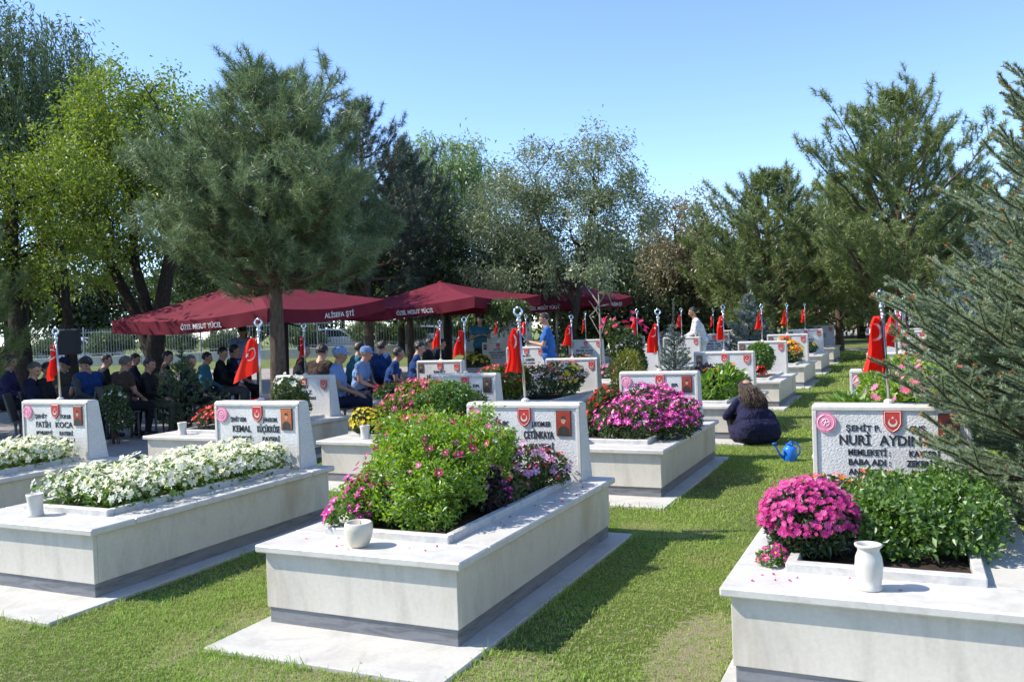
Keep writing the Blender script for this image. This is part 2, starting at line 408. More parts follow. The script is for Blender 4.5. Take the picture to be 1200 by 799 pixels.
# ------------------------------------------------------------------ ground
def sheet(name, xs, ys, dz, mat, kind='structure'):
    X, Y = np.meshgrid(xs, ys); V = np.stack([X, Y, gz(Y)+dz], -1).reshape(-1, 3)
    nx = len(xs); i = np.arange(len(ys)-1)[:, None]*nx+np.arange(nx-1)[None]
    i = i.ravel(); Fc = np.stack([i, i+1, i+nx+1, i+nx], 1)
    return props(link(name, fast_mesh(name, V, Fc, [MAT[mat]], smooth=True)), kind=kind)
ysl = np.concatenate([np.linspace(-60, 5, 14), np.linspace(6, 40, 70), np.linspace(45, 700, 20)])
sheet('lawn', np.linspace(-500, 500, 21), ysl, 0, 'lawn')
PLAZA = (-24., -7.35, 3.6, 24.)                  # paved square under the parasols
sheet('paving', np.linspace(PLAZA[0], PLAZA[1], 12), np.linspace(PLAZA[2], PLAZA[3], 40), .008, 'paving')
sheet('paved_path', np.linspace(-7.0, 40, 20), np.linspace(29.3, 31.4, 4), .008, 'paving')
E2 = None
# road and pavement beyond the fence, turned across the view
def road():
    c = atd(600, 400, 52.); r = _rt
    f = np.array([math.sin(YAW), math.cos(YAW), 0])
    for name, a, b, z, mat in (('road', -3.5, 5.5, .372, 'asphalt'), ('pavement', -5.5, -3.5, .47, 'asphalt'), ('road_verge', 5.5, 9.5, .47, 'lawn')):
        m = MB(); P = []
        for s, t in ((-90, a), (40, a), (40, b), (-90, b)):
            p = c+r*s+f*t; P.append((p[0], p[1]))
        m.hexa([(x, y, .2) for x, y in P]+[(x, y, z) for x, y in P])
        props(m.build(name, MAT[mat]), kind='structure')
road()

# ------------------------------------------------------------------ graves
GW, GL, GH, PU, PV = 1.235, 2.40, .4428, 3.768, 2.4515
def gpos(r, k):
    y = r*PU; return (k*PV-GW/2, y, float(gz(y+.6)))
_txt = {}
def text_mesh(s, size, mat, bold=.022, ext=.0015, width=None):
    key = (s, size, mat, width)
    if key in _txt: return _txt[key]
    c = bpy.data.curves.new('lettering', 'FONT'); c.body = s; c.size = size; c.extrude = ext; c.offset = bold*size
    c.align_x = 'CENTER'; c.align_y = 'CENTER'; c.resolution_u = 3
    o = bpy.data.objects.new('lettering', c); COL.objects.link(o)
    bpy.context.view_layer.update()
    me = bpy.data.meshes.new_from_object(o.evaluated_get(bpy.context.evaluated_depsgraph_get()))
    bpy.data.objects.remove(o); bpy.data.curves.remove(c)
    me.materials.clear(); me.materials.append(MAT[mat]); me.name = 'lettering'
    if width:
        co = np.empty(len(me.vertices)*3, np.float32); me.vertices.foreach_get('co', co); co = co.reshape(-1, 3)
        w = np.ptp(co[:, 0]); co[:, 0] *= width/max(w, 1e-6); me.vertices.foreach_set('co', co.ravel()); me.update()
    _txt[key] = me; return me

def grave_meshes():
    W, L, H = GW/2, GL, GH; g = {}
    m = MB(); m.box(-W-.02, W+.09, -.37, L+.08, -.08, .022, b=.006); g['foundation_slab'] = m.mesh('foundation_slab', MAT['concrete_pad'])
    m = MB(); i = .05
    m.box(-W+i, W-i, i, L-i, .01, .105, b=.003); g['base_band'] = m.mesh('base_band', MAT['marble_band'])
    m = MB(); i = .04; t = .03                 # four marble panels, mitred at the corners
    z0, z1 = .105, H-.042
    m.box(-W+i, W-i, i, i+t, z0, z1, b=.003); m.box(-W+i, W-i, L-i-t, L-i, z0, z1, b=.003)
    m.box(-W+i, -W+i+t, i+t+.001, L-i-t-.001, z0, z1, b=.003); m.box(W-i-t, W-i, i+t+.001, L-i-t-.001, z0, z1, b=.003)
    g['side_panels'] = m.mesh('side_panels', MAT['marble_wall'])
    m = MB(); z0, z1 = H-.042, H               # slab ring round the bed
    bx0, bx1, by0, by1 = -W+.24, W-.24, .33, L-.3
    m.box(-W, W, 0, by0, z0, z1, b=.008); m.box(-W, W, by1, L, z0, z1, b=.008)
    m.box(-W, bx0, by0+.0015, by1-.0015, z0, z1, b=.008); m.box(bx1, W, by0+.0015, by1-.0015, z0, z1, b=.008)
    g['top_slab'] = m.mesh('top_slab', MAT['marble_top'])
    m = MB(); t = .035; a = .012; z0, z1 = H-.03, H+.04
    m.box(bx0-a, bx1+a, by0-a-.01, by0+t, z0, z1, b=.005)
    m.box(bx0-a, bx0+t, by0+t+.002, by1+a, z0, z1, b=.005); m.box(bx1-t, bx1+a, by0+t+.002, by1+a, z0, z1, b=.005)
    g['bed_kerb'] = m.mesh('bed_kerb', MAT['marble_curb'])
    rg = np.random.default_rng(5); n = 14; mm = 24
    xs = np.linspace(bx0+t-.003, bx1-t+.003, n); ys = np.linspace(by0+t-.003, by1, mm)
    X, Y = np.meshgrid(xs, ys); Z = H+.0+rg.normal(0, .007, X.shape)
    V = np.stack([X, Y, Z], -1).reshape(-1, 3); i = (np.arange(mm-1)[:, None]*n+np.arange(n-1)[None]).ravel()
    g['soil'] = fast_mesh('soil', V, np.stack([i, i+1, i+n+1, i+n], 1), [MAT['soil']], smooth=True)
    return g
GM = grave_meshes()
HX0, HX1, HY0 = -.4475, .4475, 2.17              # headstone: left, right, front face
def headstone_mesh(ht):
    m = MB(); z0, z1 = GH+.001, ht; hy1, hy2 = 2.385, 2.29
    P = [(HX0, HY0, z0), (HX1, HY0, z0), (HX1, hy1, z0), (HX0, hy1, z0), (HX0, HY0, z1), (HX1, HY0, z1), (HX1, hy2, z1), (HX0, hy2, z1)]
    # body, edges softened by an inset top
    m.hexa(P[:4]+[(HX0, HY0, z1-.012), (HX1, HY0, z1-.012), (HX1, hy2+.003, z1-.012), (HX0, hy2+.003, z1-.012)], 0)
    m.hexa([(HX0, HY0, z1-.012), (HX1, HY0, z1-.012), (HX1, hy2+.003, z1-.012), (HX0, hy2+.003, z1-.012),
            (HX0+.01, HY0+.01, z1), (HX1-.01, HY0+.01, z1), (HX1-.01, hy2-.007, z1), (HX0+.01, hy2-.007, z1)], 1)
    b = .028; y0, y1 = HY0-.012, HY0-.0005    # raised smooth border
    m.box(HX0, HX1, y0, y1, z1-.012-b, z1-.014, 1, .004); m.box(HX0, HX0+b, y0, y1, z0, z1-.0145-b, 1, .004)
    m.box(HX1-b, HX1, y0, y1, z0, z1-.0145-b, 1, .004)
    m.lathe([(.03, 0), (.03, .018), (.014, .03)], (0, 2.24, z1-.002), 12, 1)    # pole socket
    return m.mesh('headstone', [MAT['hammered_marble'], MAT['marble_top']])
def shield_mesh(w, h):
    m = MB(); y = HY0
    out = [(-w, h), (w, h), (w, -.2*h), (.62*w, -.72*h), (0, -h), (-.62*w, -.72*h), (-w, -.2*h)]
    o2 = [(.84*a, .86*b) for a, b in out]
    m.prism(out, lambda p: (p[0], y-.012, p[1]), lambda p: (p[0], y-.001, p[1]), 0)
    for k in range(len(out)):                  # pale line round the field
        a, b = o2[k], o2[(k+1) % len(o2)]
        m.tube([(a[0], y-.0125, a[1]), (b[0], y-.0125, b[1])], .0022, 4, 1)
    cres = []
    for t in np.linspace(math.radians(35), math.radians(325), 18): cres.append((math.cos(t+math.pi/2)*.5*w, math.sin(t+math.pi/2)*.5*w-.08*h))
    inn = []
    for t in np.linspace(math.radians(318), math.radians(42), 18): inn.append((math.cos(t+math.pi/2)*.36*w, math.sin(t+math.pi/2)*.36*w+.02*h))
    for i in range(17):
        a, b, c, d = cres[i], cres[i+1], inn[16-i], inn[17-i]
        m.poly([(p[0], y-.0135, p[1]) for p in (a, b, c, d)], 1)
    st = [(math.cos(math.pi/2+math.pi*i/5)*(.2 if i % 2 == 0 else .08)*w, math.sin(math.pi/2+math.pi*i/5)*(.2 if i % 2 == 0 else .08)*w+.34*h) for i in range(10)]
    m.poly([(p[0], y-.0135, p[1]) for p in st], 1)
    return m.mesh('emblem', [MAT['emblem_red'], MAT['ceramic_white']])
def badge_mesh(r):
    m = MB(); y = HY0
    disc = [(r*math.cos(t), r*math.sin(t)) for t in np.linspace(0, 2*math.pi, 25)[:-1]]
    m.prism(disc, lambda p: (p[0], y-.012, p[1]), lambda p: (p[0], y-.001, p[1]), 0)
    m.ring((0, y-.0125, 0), r*.78, r*.05, 1, 24, 5, 1); m.ring((0, y-.0125, 0), r*.36, r*.05, 1, 18, 5, 1)
    for t in range(5):
        a = 2*math.pi*t/5+.3; m.tube([(0, y-.0125, 0), (r*.34*math.cos(a), y-.0125, r*.34*math.sin(a))], r*.05, 4, 1)
    return m.mesh('badge', [MAT['badge_pink'], MAT['badge_pale']])
def portrait_mesh(w, h, bg):
    m = MB(); y = HY0
    m.box(-w, w, y-.012, y-.001, -h, h, 0, .003)
    q = lambda pts, mi, e: m.poly([(p[0]*w, y-.0125-e, p[1]*h) for p in pts], mi)
    q([(-.86, -.9), (.86, -.9), (.86, .9), (-.86, .9)], 1, .0006)
    q([(-.78, -.9), (.78, -.9), (.72, -.45), (.3, -.2), (-.3, -.2), (-.72, -.45)], 2, .0012)
    q([(.3*math.cos(t), .22+.27*math.sin(t)) for t in np.linspace(0, 2*math.pi, 15)[:-1]], 3, .0018)
    q([(.33*math.cos(t), .34+.24*math.sin(t)) for t in np.linspace(0, math.pi, 9)], 2, .0024)
    return m.mesh('portrait', [MAT['frame_brown'], MAT[bg], MAT['photo_dark'], MAT['photo_skin']])
HS = {h: headstone_mesh(h) for h in (1.0, 1.06)}
EMB, BDG = shield_mesh(.052, .07), badge_mesh(.062)
POR = {b: portrait_mesh(.058, .092, b) for b in ('photo_orange', 'photo_red', 'photo_brown')}

# lines: (text, x centre, height above the bed slab top, size, width)
def grave(r, k, label, lines, ht=1.0, portrait='photo_red', side=1, badge=True):
    e = empty('grave', label, 'grave', gpos(r, k), 0, 'marble graves on the lawn')
    for n in ('foundation_slab', 'base_band', 'side_panels', 'top_slab', 'bed_kerb', 'soil'): link(n, GM[n], e)
    h = link('headstone', HS[ht], e)
    o = link('emblem', EMB, h); o.location = (.02, 0, ht-.105)
    if side == 1:
        o = link('portrait', POR[portrait], h); o.location = (.325, 0, ht-.145)
        if badge: o = link('badge', BDG, h); o.location = (-.365, 0, ht-.115)
    else:
        o = link('portrait', POR[portrait], h); o.location = (-.36, 0, ht-.13); o.scale = (.8, 1, .8)
        o = link('emblem', EMB, h); o.location = (.35, 0, ht-.13)
    for s, x, z, size, w in lines:
        o = link('inscription', text_mesh(s, size, 'letter_black', width=w), h)
        o.location = (x, HY0-.0025, ht-z); o.rotation_euler = (math.pi/2, 0, 0)
    return e
def std(l1a, l1b, n1, n2, m1, m2, b1='', b2='', c1='', c2=''):
    o = [(l1a, -.19, .155, .05, .17), (l1b, .15, .155, .05, .15), (n1, -.16, .235, .075, .20), (n2, .125, .235, .075, .235),
         (m1, -.15, .315, .05, .22), (m2, .15, .315, .05, .18)]
    if b1: o += [(b1, -.15, .375, .05, .16), (b2, .16, .375, .05, .2)]
    if c1: o += [(c1, -.15, .432, .05, .16), (c2, .16, .432, .05, .16)]
    return [x for x in o if x[0]]
small = lambda a, b: [(a, 0, .2, .05, .24), (b, -.02, .28, .075, .46), ('MEMLEKETİ : KAYSERİ', 0, .35, .045, .4), ('BABA ADI : ALİ', -.04, .41, .045, .32)]

grave(0, -2, 'white marble grave at the left edge, low white blossom bed in front of its headstone',
      std('ŞEHİT', 'TOP.ER', 'FATİH', 'KOCA', 'MEMLEKETİ', 'KAYSERİ', 'BABA ADI', 'OSMAN', 'ANNE ADI', 'AYŞE'), portrait='photo_red')
grave(0, -1, 'long white marble grave planted edge to edge with white petunias',
      std('ŞEHİT UZM.', 'JAN.KOM.', 'KEMAL', 'KÜÇÜKKÖSE', 'MEMLEKETİ :', 'KAYSERİ', 'BABA ADI :', 'MUSTAFA', '', ''), portrait='photo_orange')
grave(0, 0, 'nearest white marble grave in the middle, tall green bush and pink petunias on it',
      std('TANK', 'J.KOM.ER', 'MERT', 'ÇETİNKAYA', 'MEMLEKETİ :', 'KAYSERİ', 'BABA ADI :', 'ABDURRAHMAN', 'D.TAR.', '1971'), portrait='photo_red')
grave(0, 1, 'white grave at the right edge with magenta mums and a marble vase, beside the spruce',
      [('ŞEHİT P.', -.15, .15, .05, .2), ('ÇVŞ.', .16, .15, .05, .1), ('NURİ', -.2, .225, .085, .18), ('AYDIN', .06, .225, .085, .23),
       ('MEMLEKETİ :', -.12, .30, .052, .24), ('KAYSERİ', .19, .30, .052, .17), ('BABA ADI :', -.12, .36, .052, .24), ('ZEKERİYA', .19, .36, .052, .2), ('ANNE ADI :', -.12, .42, .052, .24), ('HATİCE', .19, .42, .052, .15)], ht=1.0)
grave(1, -2, 'white marble grave behind the white petunia grave, red flowers and white roses on it',
      [('ŞEHİT', 0, .16, .05, .2), ('YILMAZ', 0, .23, .07, .3), ('MEMLEKETİ : KAYSERİ', -.02, .31, .045, .46), ('D.T. 1972', -.12, .37, .045, .2), ('ÖLM. 1994', -.1, .43, .045, .22)], side=-1, portrait='photo_brown')
grave(1, -1, 'white marble grave with a round yellow mum and bushy red petunias, behind the middle grave',
      std('ŞEHİT', 'J.ER', 'ALİ', 'ÖZKAN', 'MEMLEKETİ :', 'KAYSERİ'), portrait='photo_brown')
grave(1, 0, 'white marble grave overflowing with magenta petunias and red geraniums',
      std('ŞEHİT', 'P. ER', 'İSMET', 'ÜNSAL', 'BABA ADI :', 'HASAN'), portrait='photo_red')
grave(1, 1, 'white marble grave with pink zinnias behind the right headstone, half hidden by the spruce', small('ŞEHİT P.ER', 'ADEM KILIÇ'))
GR = {(2, -2): ('just left of the coleus, small portrait at the left of its headstone', 'HÜSEYİN TAŞ'),
      (2, -1): ('with orange and white marigolds in front of its headstone', 'YAKUP USTA'),
      (2, 0): ('with orange lilies and white flowers, beside the crouching woman', 'MEHMET KURT'),
      (2, 1): ('behind the pink zinnia grave, mostly hidden by spruce branches', 'VELİ ASLAN'),
      (3, -2): ('hidden behind the nearest middle flag, left of the man in blue', 'CEMAL DEMİR'),
      (3, -1): ('behind the pink roses and the narrow blue spruce', 'SALİH ER'),
      (3, 0): ('with a round green plant ringed by red flowers', 'MURAT ÇELİK'),
      (3, 1): ('third behind the right headstone with pale pink flowers', 'OSMAN KAYA'),
      (4, -3): ('with yellow pansies, far behind under the second parasol', 'HALİL GÜNEŞ'),
      (4, -2): ('directly behind the standing man in blue', 'SELİM ACAR'),
      (4, -1): ('near the man in white, left of the lily grave headstone', 'RECEP AY'),
      (4, 0): ('with orange and yellow flowers at the end of the grass aisle', 'İSA YILDIZ'),
      (4, 1): ('fourth behind the right headstone under the spruce tips', 'KADİR SU'),
      (5, -2): ('far back behind the pink rose bush', 'NURİ TAN'),
      (5, -1): ('far back between the man in white and the green spruce', 'ÖMER BAL'),
      (5, 0): ('last but one along the aisle with a plain grassy bed', 'UĞUR CAN'),
      (5, 1): ('last but one at the right side of the aisle', 'ALİ KOÇ'),
      (6, -2): ('in the last row behind the rose bush', 'CAN ER'),
      (6, -1): ('in the last row before the round spruce', 'EROL AK'),
      (6, 0): ('last at the left of the aisle before the cross path', 'NECATİ UZ'),
      (6, 1): ('last at the right of the aisle before the cross path', 'HASAN OK')}
for (r, k), (d, nm) in GR.items():
    grave(r, k, 'white marble grave '+d, small('ŞEHİT', nm), ht=1.06 if (k == 0 or r in (3, 4)) else 1.0, side=-1, portrait='photo_brown')

# ------------------------------------------------------------------ flags on poles
def flag_mesh(wtop, wbot, hang, seed, emblem=False, folds=3.0, amp=.05):
    rg = np.random.default_rng(seed); n, mrow = 26, 30
    ph = rg.uniform(0, 6); lean = rg.uniform(-.02, .02)
    def S(u, v):                               # u across, v down
        w = wtop+(wbot-wtop)*v**.75
        x = -u*w-.012; z = -v*hang*(1-.10*u*(1-v))-.03*math.sin(u*3+ph)*v - .05*u*u*v
        y = amp*(.35+v)*math.sin(u*folds*2*math.pi*.5+ph+1.3*v)*min(1, u*4)+lean*v
        return np.array([x+.012*math.sin(v*7+ph*2)*u, y+.02*math.sin(v*5+u*9+ph)*u, z])
    V = []; Fc = []; mi = []
    for j in range(mrow+1):
        for i in range(n+1): V.append(S(i/n, j/mrow))
    for j in range(mrow):
        for i in range(n): a = j*(n+1)+i; Fc.append((a, a+1, a+n+2, a+n+1)); mi.append(0)
    def nrm(u, v):
        e = .01; d = np.cross(S(u+e, v)-S(u-e, v), S(u, v+e)-S(u, v-e)); return d/(np.linalg.norm(d)+1e-9)
    def P(u, v, s): return S(u, v)+nrm(u, v)*.0035*s
    cu, cv = (.42, .42) if emblem else (.5, .3)
    ru, rv = (.27, .17)
    for s in (1, -1):
        N = 22
        for i in range(N):
            t0, t1 = (math.radians(40+280*q/N) for q in (i, i+1)); q = []
            for t, o in ((t0, 1), (t1, 1), (t1, 0), (t0, 0)):
                if o: q.append(P(cu+ru*math.cos(t), cv+rv*math.sin(t), s))
                else:
                    tt = math.radians(52+256*((math.degrees(t)-40)/280)); q.append(P(cu+.10*ru+.8*ru*math.cos(tt), cv+.8*rv*math.sin(tt), s))
            b = len(V); V += q; Fc.append((b, b+1, b+2, b+3)); mi.append(1)
        c = (cu+.95*ru, cv); b = len(V); V.append(P(*c, s))
        for i in range(10):
            rr = .42 if i % 2 == 0 else .17; t = math.pi*i/5+.2
            V.append(P(min(1, c[0]+rr*ru*math.cos(t)), c[1]+rr*rv*math.sin(t), s))
        for i in range(0, 10): Fc.append((b, b+1+i, b+1+(i+1) % 10, b)); mi.append(1)
    me = bpy.data.meshes.new('flag'); me.from_pydata([tuple(p) for p in V], [], [tuple(dict.fromkeys(f)) for f in Fc])
    me.materials.append(MAT['flag_red']); me.materials.append(MAT['flag_white'])
    me.polygons.foreach_set('material_index', mi); me.polygons.foreach_set('use_smooth', [True]*len(Fc)); me.update()
    return me
def pole_meshes():
    m = MB(); m.tube([(0, 0, 0), (0, 0, .56)], .0105, 10); m.ball((0, 0, .56), .015, 8); pole = m.mesh('pole', MAT['steel_pole'], True)
    m = MB(); m.ball((0, 0, .585), .02, 12); m.lathe([(.01, 0), (.016, .008), (.006, .02)], (0, 0, .60), 10)
    R = .029; pts = []                         # crescent finial and a small star
    for t in np.linspace(math.radians(-62), math.radians(242), 20): pts.append((R*math.cos(t), 0, .652-R*math.sin(t)*1.0))
    rad = [.004+.0075*math.sin(math.pi*i/19) for i in range(20)]
    m.tube([(p[0], p[1], p[2]) for p in pts], rad, 6)
    st = [((.019 if i % 2 == 0 else .008)*math.cos(math.pi/2+math.pi*i/5), (.019 if i % 2 == 0 else .008)*math.sin(math.pi/2+math.pi*i/5)+.68) for i in range(10)]
    m.prism(st, lambda p: (p[0], -.004, p[1]), lambda p: (p[0], .004, p[1]))
    fin = m.mesh('finial', MAT['chrome'], True)
    m = MB(); m.ball((.0, -.016, .535), .014, 8); m.tube([(0, -.02, .535), (-.015, -.022, .51), (-.02, -.018, .48)], .003, 5); m.ring((-.01, -.018, .505), .013, .003, 1, 12, 5)
    clip = m.mesh('halyard_clip', MAT['chrome'], True)
    return pole, fin, clip
POLE, FIN, CLIP = pole_meshes()
FLAGS = [flag_mesh(.05, .16, .33, s) for s in (1, 2, 3)]+[flag_mesh(.04, .11, .31, s) for s in (4, 5)]
FLAG_WIDE = flag_mesh(.06, .24, .34, 9, True, 2.2, .03)
FLAG_TALL = flag_mesh(.04, .13, .35, 12, False, 3.0)
def flag_pole(r, k, label, flag, ht=1.0, rz=None, tilt=(0, 0), drop=.07, flagname='red flag'):
    x, y, z = gpos(r, k)
    e = empty('flag_pole', label, 'flag pole', (x, y+2.24, z+ht+.012), 0, 'flag poles on the headstones')
    rg = np.random.default_rng(r*31+k*7+100)
    e.rotation_euler = (tilt[0], tilt[1], (-YAW+rg.normal(0, .4 if r > 1 else .03)) if rz is None else rz)
    link('pole', POLE, e); link('finial', FIN, e); link('halyard_clip', CLIP, e)
    o = link('flag', flag, e); o.location = (0, 0, .59-drop); o.scale = (rg.uniform(.75, 1.02), rg.uniform(.6, 1.5), rg.uniform(.86, 1.0)); return e
flag_pole(0, -2, 'steel pole with a narrow red flag at the far left headstone', FLAGS[3], tilt=(0, -.03))
flag_pole(0, -1, 'pole with a spread red flag showing crescent and star, on the orange portrait headstone', FLAG_WIDE, tilt=(0, .0))
flag_pole(0, 0, 'tall chrome pole with a long limp red flag on the nearest middle headstone', FLAG_TALL, tilt=(0, -.05), drop=.06)
flag_pole(0, 1, 'chrome pole with a big red and white flag on the right headstone beside the spruce', FLAGS[1], tilt=(0, -.05), drop=.06)
flag_pole(1, -2, 'flag pole in shade of the pine trunk, on the second left headstone', FLAGS[4])
flag_pole(1, -1, 'flag pole above the headstone with bushy red petunias', FLAGS[0])
flag_pole(1, 0, 'flag pole left of the narrow blue spruce, above the magenta petunia grave', FLAGS[2])
flag_pole(1, 1, 'second flag pole behind the right headstone, above the pink zinnias', FLAGS[0])
FP = {(2, -2): 'flag pole on the white headstone left of the red petunias', (2, -1): 'flag pole right of the man in blue, above the marigold headstone',
      (2, 0): 'flag pole above the lily grave headstone right of the man in white', (2, 1): 'third flag pole behind the right headstone',
      (3, -2): 'flag pole partly hidden behind the nearest middle flag', (3, -1): 'flag pole beside the pink roses', (3, 0): 'flag pole in front of the round blue spruce',
      (3, 1): 'fourth flag pole behind the right headstone', (4, -3): 'flag pole far back over the yellow pansies', (4, -2): 'far flag pole behind the man in blue',
      (4, -1): 'far flag pole just left of the man in white', (4, 0): 'flag pole over the orange flowers by the aisle', (4, 1): 'fifth flag pole behind the right headstone',
      (5, 0): 'far flag pole near the end of the aisle', (5, -1): 'far flag pole left of the round spruce', (5, 1): 'sixth flag pole behind the right headstone', (6, 0): 'last flag pole at the left of the aisle'}
for i, ((r, k), d) in enumerate(FP.items()):
    flag_pole(r, k, d, FLAGS[i % 5], 1.06 if (k == 0 or r in (3, 4)) else 1.0)
# ------------------------------------------------------------------ leaf and flower clouds
def unit(v): return v/(np.linalg.norm(v, axis=-1, keepdims=True)+1e-9)
def frames(d, rg):
    a = unit(np.cross(d, unit(rg.normal(size=d.shape)))); return a, np.cross(d, a)
def leaves(P, D, L, Wd, rg, fold=.25, droop=.25):
    """one pointed leaf (4 verts, two triangles folded on the midrib) at each P along D"""
    n = len(P); D = unit(D); a, b = frames(D, rg)
    L = np.broadcast_to(L, n)[:, None]; Wd = np.broadcast_to(Wd, n)[:, None]
    tip = P+D*L-np.array([0, 0, 1])*L*droop
    mid = P+D*L*.45
    l = mid+a*Wd*.5+b*Wd*fold; r = mid-a*Wd*.5+b*Wd*fold
    V = np.stack([P, l, tip, r], 1).reshape(-1, 3)
    i = np.arange(n)*4
    return V, np.stack([np.stack([i, i+1, i+2], 1), np.stack([i, i+2, i+3], 1)], 1).reshape(-1, 3)
def needles(P, D, L, Wd, rg):
    n = len(P); D = unit(D); a, b = frames(D, rg)
    L = np.broadcast_to(L, n)[:, None]; Wd = np.broadcast_to(Wd, n)[:, None]
    V = np.stack([P+a*Wd*.5, P-a*Wd*.5, P+D*L], 1).reshape(-1, 3)
    i = np.arange(n)*3; return V, np.stack([i, i+1, i+2], 1)
def blossoms(P, N, S, rg, petals=5, cup=.25, wid=.8):
    """open flowers: petals round a centre, all one island, facing N"""
    n = len(P); N = unit(N); a, b = frames(N, rg); S = np.broadcast_to(S, n)[:, None]
    Vs = [P]; Fc = []
    K = petals; st = 1+3*K
    for k in range(K):
        t0 = 2*math.pi*k/K
        for dt, rr, hh in ((-wid*math.pi/K, .72, cup*.8), (0, 1.0, cup*.75), (wid*math.pi/K, .72, cup*.8)):
            t = t0+dt; jit = rg.uniform(.85, 1.1, (n, 1))
            Vs.append(P+S*jit*.5*(rr*(math.cos(t)*a+math.sin(t)*b)+hh*N))
    V = np.stack(Vs, 1).reshape(-1, 3); o = np.arange(n)*st
    for k in range(K):
        q = 1+3*k; Fc += [np.stack([o, o+q, o+q+1], 1), np.stack([o, o+q+1, o+q+2], 1)]
    return V, np.concatenate(Fc)
def cat(*VF):
    V = []; Fc = []; n = 0
    for v, f in VF: V.append(v); Fc.append(f+n); n += len(v)
    return np.concatenate(V), np.concatenate(Fc)
def in_ellipsoids(E, n, rg, shell=.5):
    """points in a union of ellipsoids (cx,cy,cz,rx,ry,rz), shell pushes outwards; with outward normals"""
    E = np.array(E, float); vol = np.prod(E[:, 3:], 1)**.75; k = rg.choice(len(E), n, p=vol/vol.sum())
    d = unit(rg.normal(size=(n, 3))); r = rg.random(n)**(1/3.); r = r*(1-shell)+shell*rg.uniform(.82, 1.05, n)
    P = E[k, :3]+d*E[k, 3:]*r[:, None]; N = unit(d/E[k, 3:])
    return P, N
def plant(name, label, cat_, loc, ell, nleaf, lsize, lmat, blooms=(), seed=0, group=None, lw=.45, up=.5, stems=0, rz=0, zmin=0., kinds=True, clump=0):
    """blooms: (n, size, material, petals, ellipsoids or None, min height fraction)"""
    rg = np.random.default_rng(seed+17)
    e = empty(name, label, cat_, loc, rz, group)
    E = np.array(ell, float); top = (E[:, 2]+E[:, 5]).max()
    P, N = in_ellipsoids(ell, nleaf, rg, .55)
    if clump:
        c = in_ellipsoids(ell, clump, rg, .6)[0]; j = rg.integers(0, clump, nleaf)
        ext = E[:, 3:].mean()*.28
        P = np.where((rg.random(nleaf) < .75)[:, None], c[j]+rg.normal(size=P.shape)*ext*.5, P)
    keep = P[:, 2] > zmin; P, N = P[keep], N[keep]
    D = unit(N*.8+rg.normal(size=N.shape)*.6+np.array([0, 0, up]))
    V, Fc = leaves(P-D*lsize*.4, D, rg.uniform(.6, 1.25, len(P))*lsize, rg.uniform(.8, 1.2, len(P))*lsize*lw, rg)
    for i in range(stems):
        m = MB()
        c = E[i % len(E)]; t = rg.uniform(0, 6.28); b = (c[0]+.25*c[3]*math.cos(t), c[1]+.25*c[4]*math.sin(t), 0)
        t2 = (c[0]+.7*c[3]*math.cos(t), c[1]+.7*c[4]*math.sin(t), c[2]+.5*c[5])
        m.tube([b, ((b[0]+t2[0])/2, (b[1]+t2[1])/2, t2[2]*.55), t2], [.008, .006, .003], 5); m.build('stem', MAT['twig_brown'], e, True)
    link('foliage', fast_mesh('foliage', V, Fc, [MAT[lmat]]), e)['kind'] = 'stuff'
    for bn, bs, bm, bp, be, mh in blooms:
        src = be or ell; P, N = in_ellipsoids(src, bn*6, rg, .97)
        zz = np.array(src)[:, 2].min()
        ok = (P[:, 2] > zmin+mh*(top-zmin)) & (N[:, 2] > -.25); P, N = P[ok][:bn], N[ok][:bn]
        N = unit(N*.8+np.array([-.15, -.35, .45])+rg.normal(size=N.shape)*.35)
        S = rg.uniform(.5, 1.2, len(P))*bs
        vf = blossoms(P+N*bs*.25, N, S, rg, bp)
        o = link('blossoms', fast_mesh('blossoms', *vf, [MAT[bm]]), e); o['kind'] = 'stuff'
        if bp == 5 and bs >= .035 and 'white' not in bm:
            v2 = blossoms(P+N*bs*.29, N, S*.26, rg, 4, .3, 1)
            o = link('flower_centres', fast_mesh('flower_centres', *v2, [MAT['pollen' if 'white' in bm or 'mum' in bm else 'petal_white']]), e); o['kind'] = 'stuff'
    return e
def gp(r, k, x, y, z=GH): p = gpos(r, k); return (p[0]+x, p[1]+y, p[2]+z)

BED = (GW/2-.26)                                 # half width of the planted bed
# --- first row
def white_bed(r, k, label, seed, y0=.42, y1=2.08, hh=.21):
    rg = np.random.default_rng(seed); ell = []
    for y in np.arange(y0+.05, y1, .105):
        for x in np.linspace(-BED+.04, BED-.04, 5):
            ell.append((x+rg.normal(0, .02), y+rg.normal(0, .02), hh*.45+rg.normal(0, .012), .115, .1, hh*rg.uniform(.5, .75)))
    return plant('petunia_bed', label, 'flower bed', gp(r, k, 0, 0), ell, 6000, .05, 'leaf_fresh', [(2400, .056, 'petal_white', 5, None, .3), (900, .036, 'petal_white', 4, None, .3)], seed, 'flower beds on the graves')
white_bed(0, -1, 'dense white petunia bed filling the long grave left of the middle one', 3)
white_bed(0, -2, 'dense white blossom bed on the grave at the left edge', 4, hh=.2)

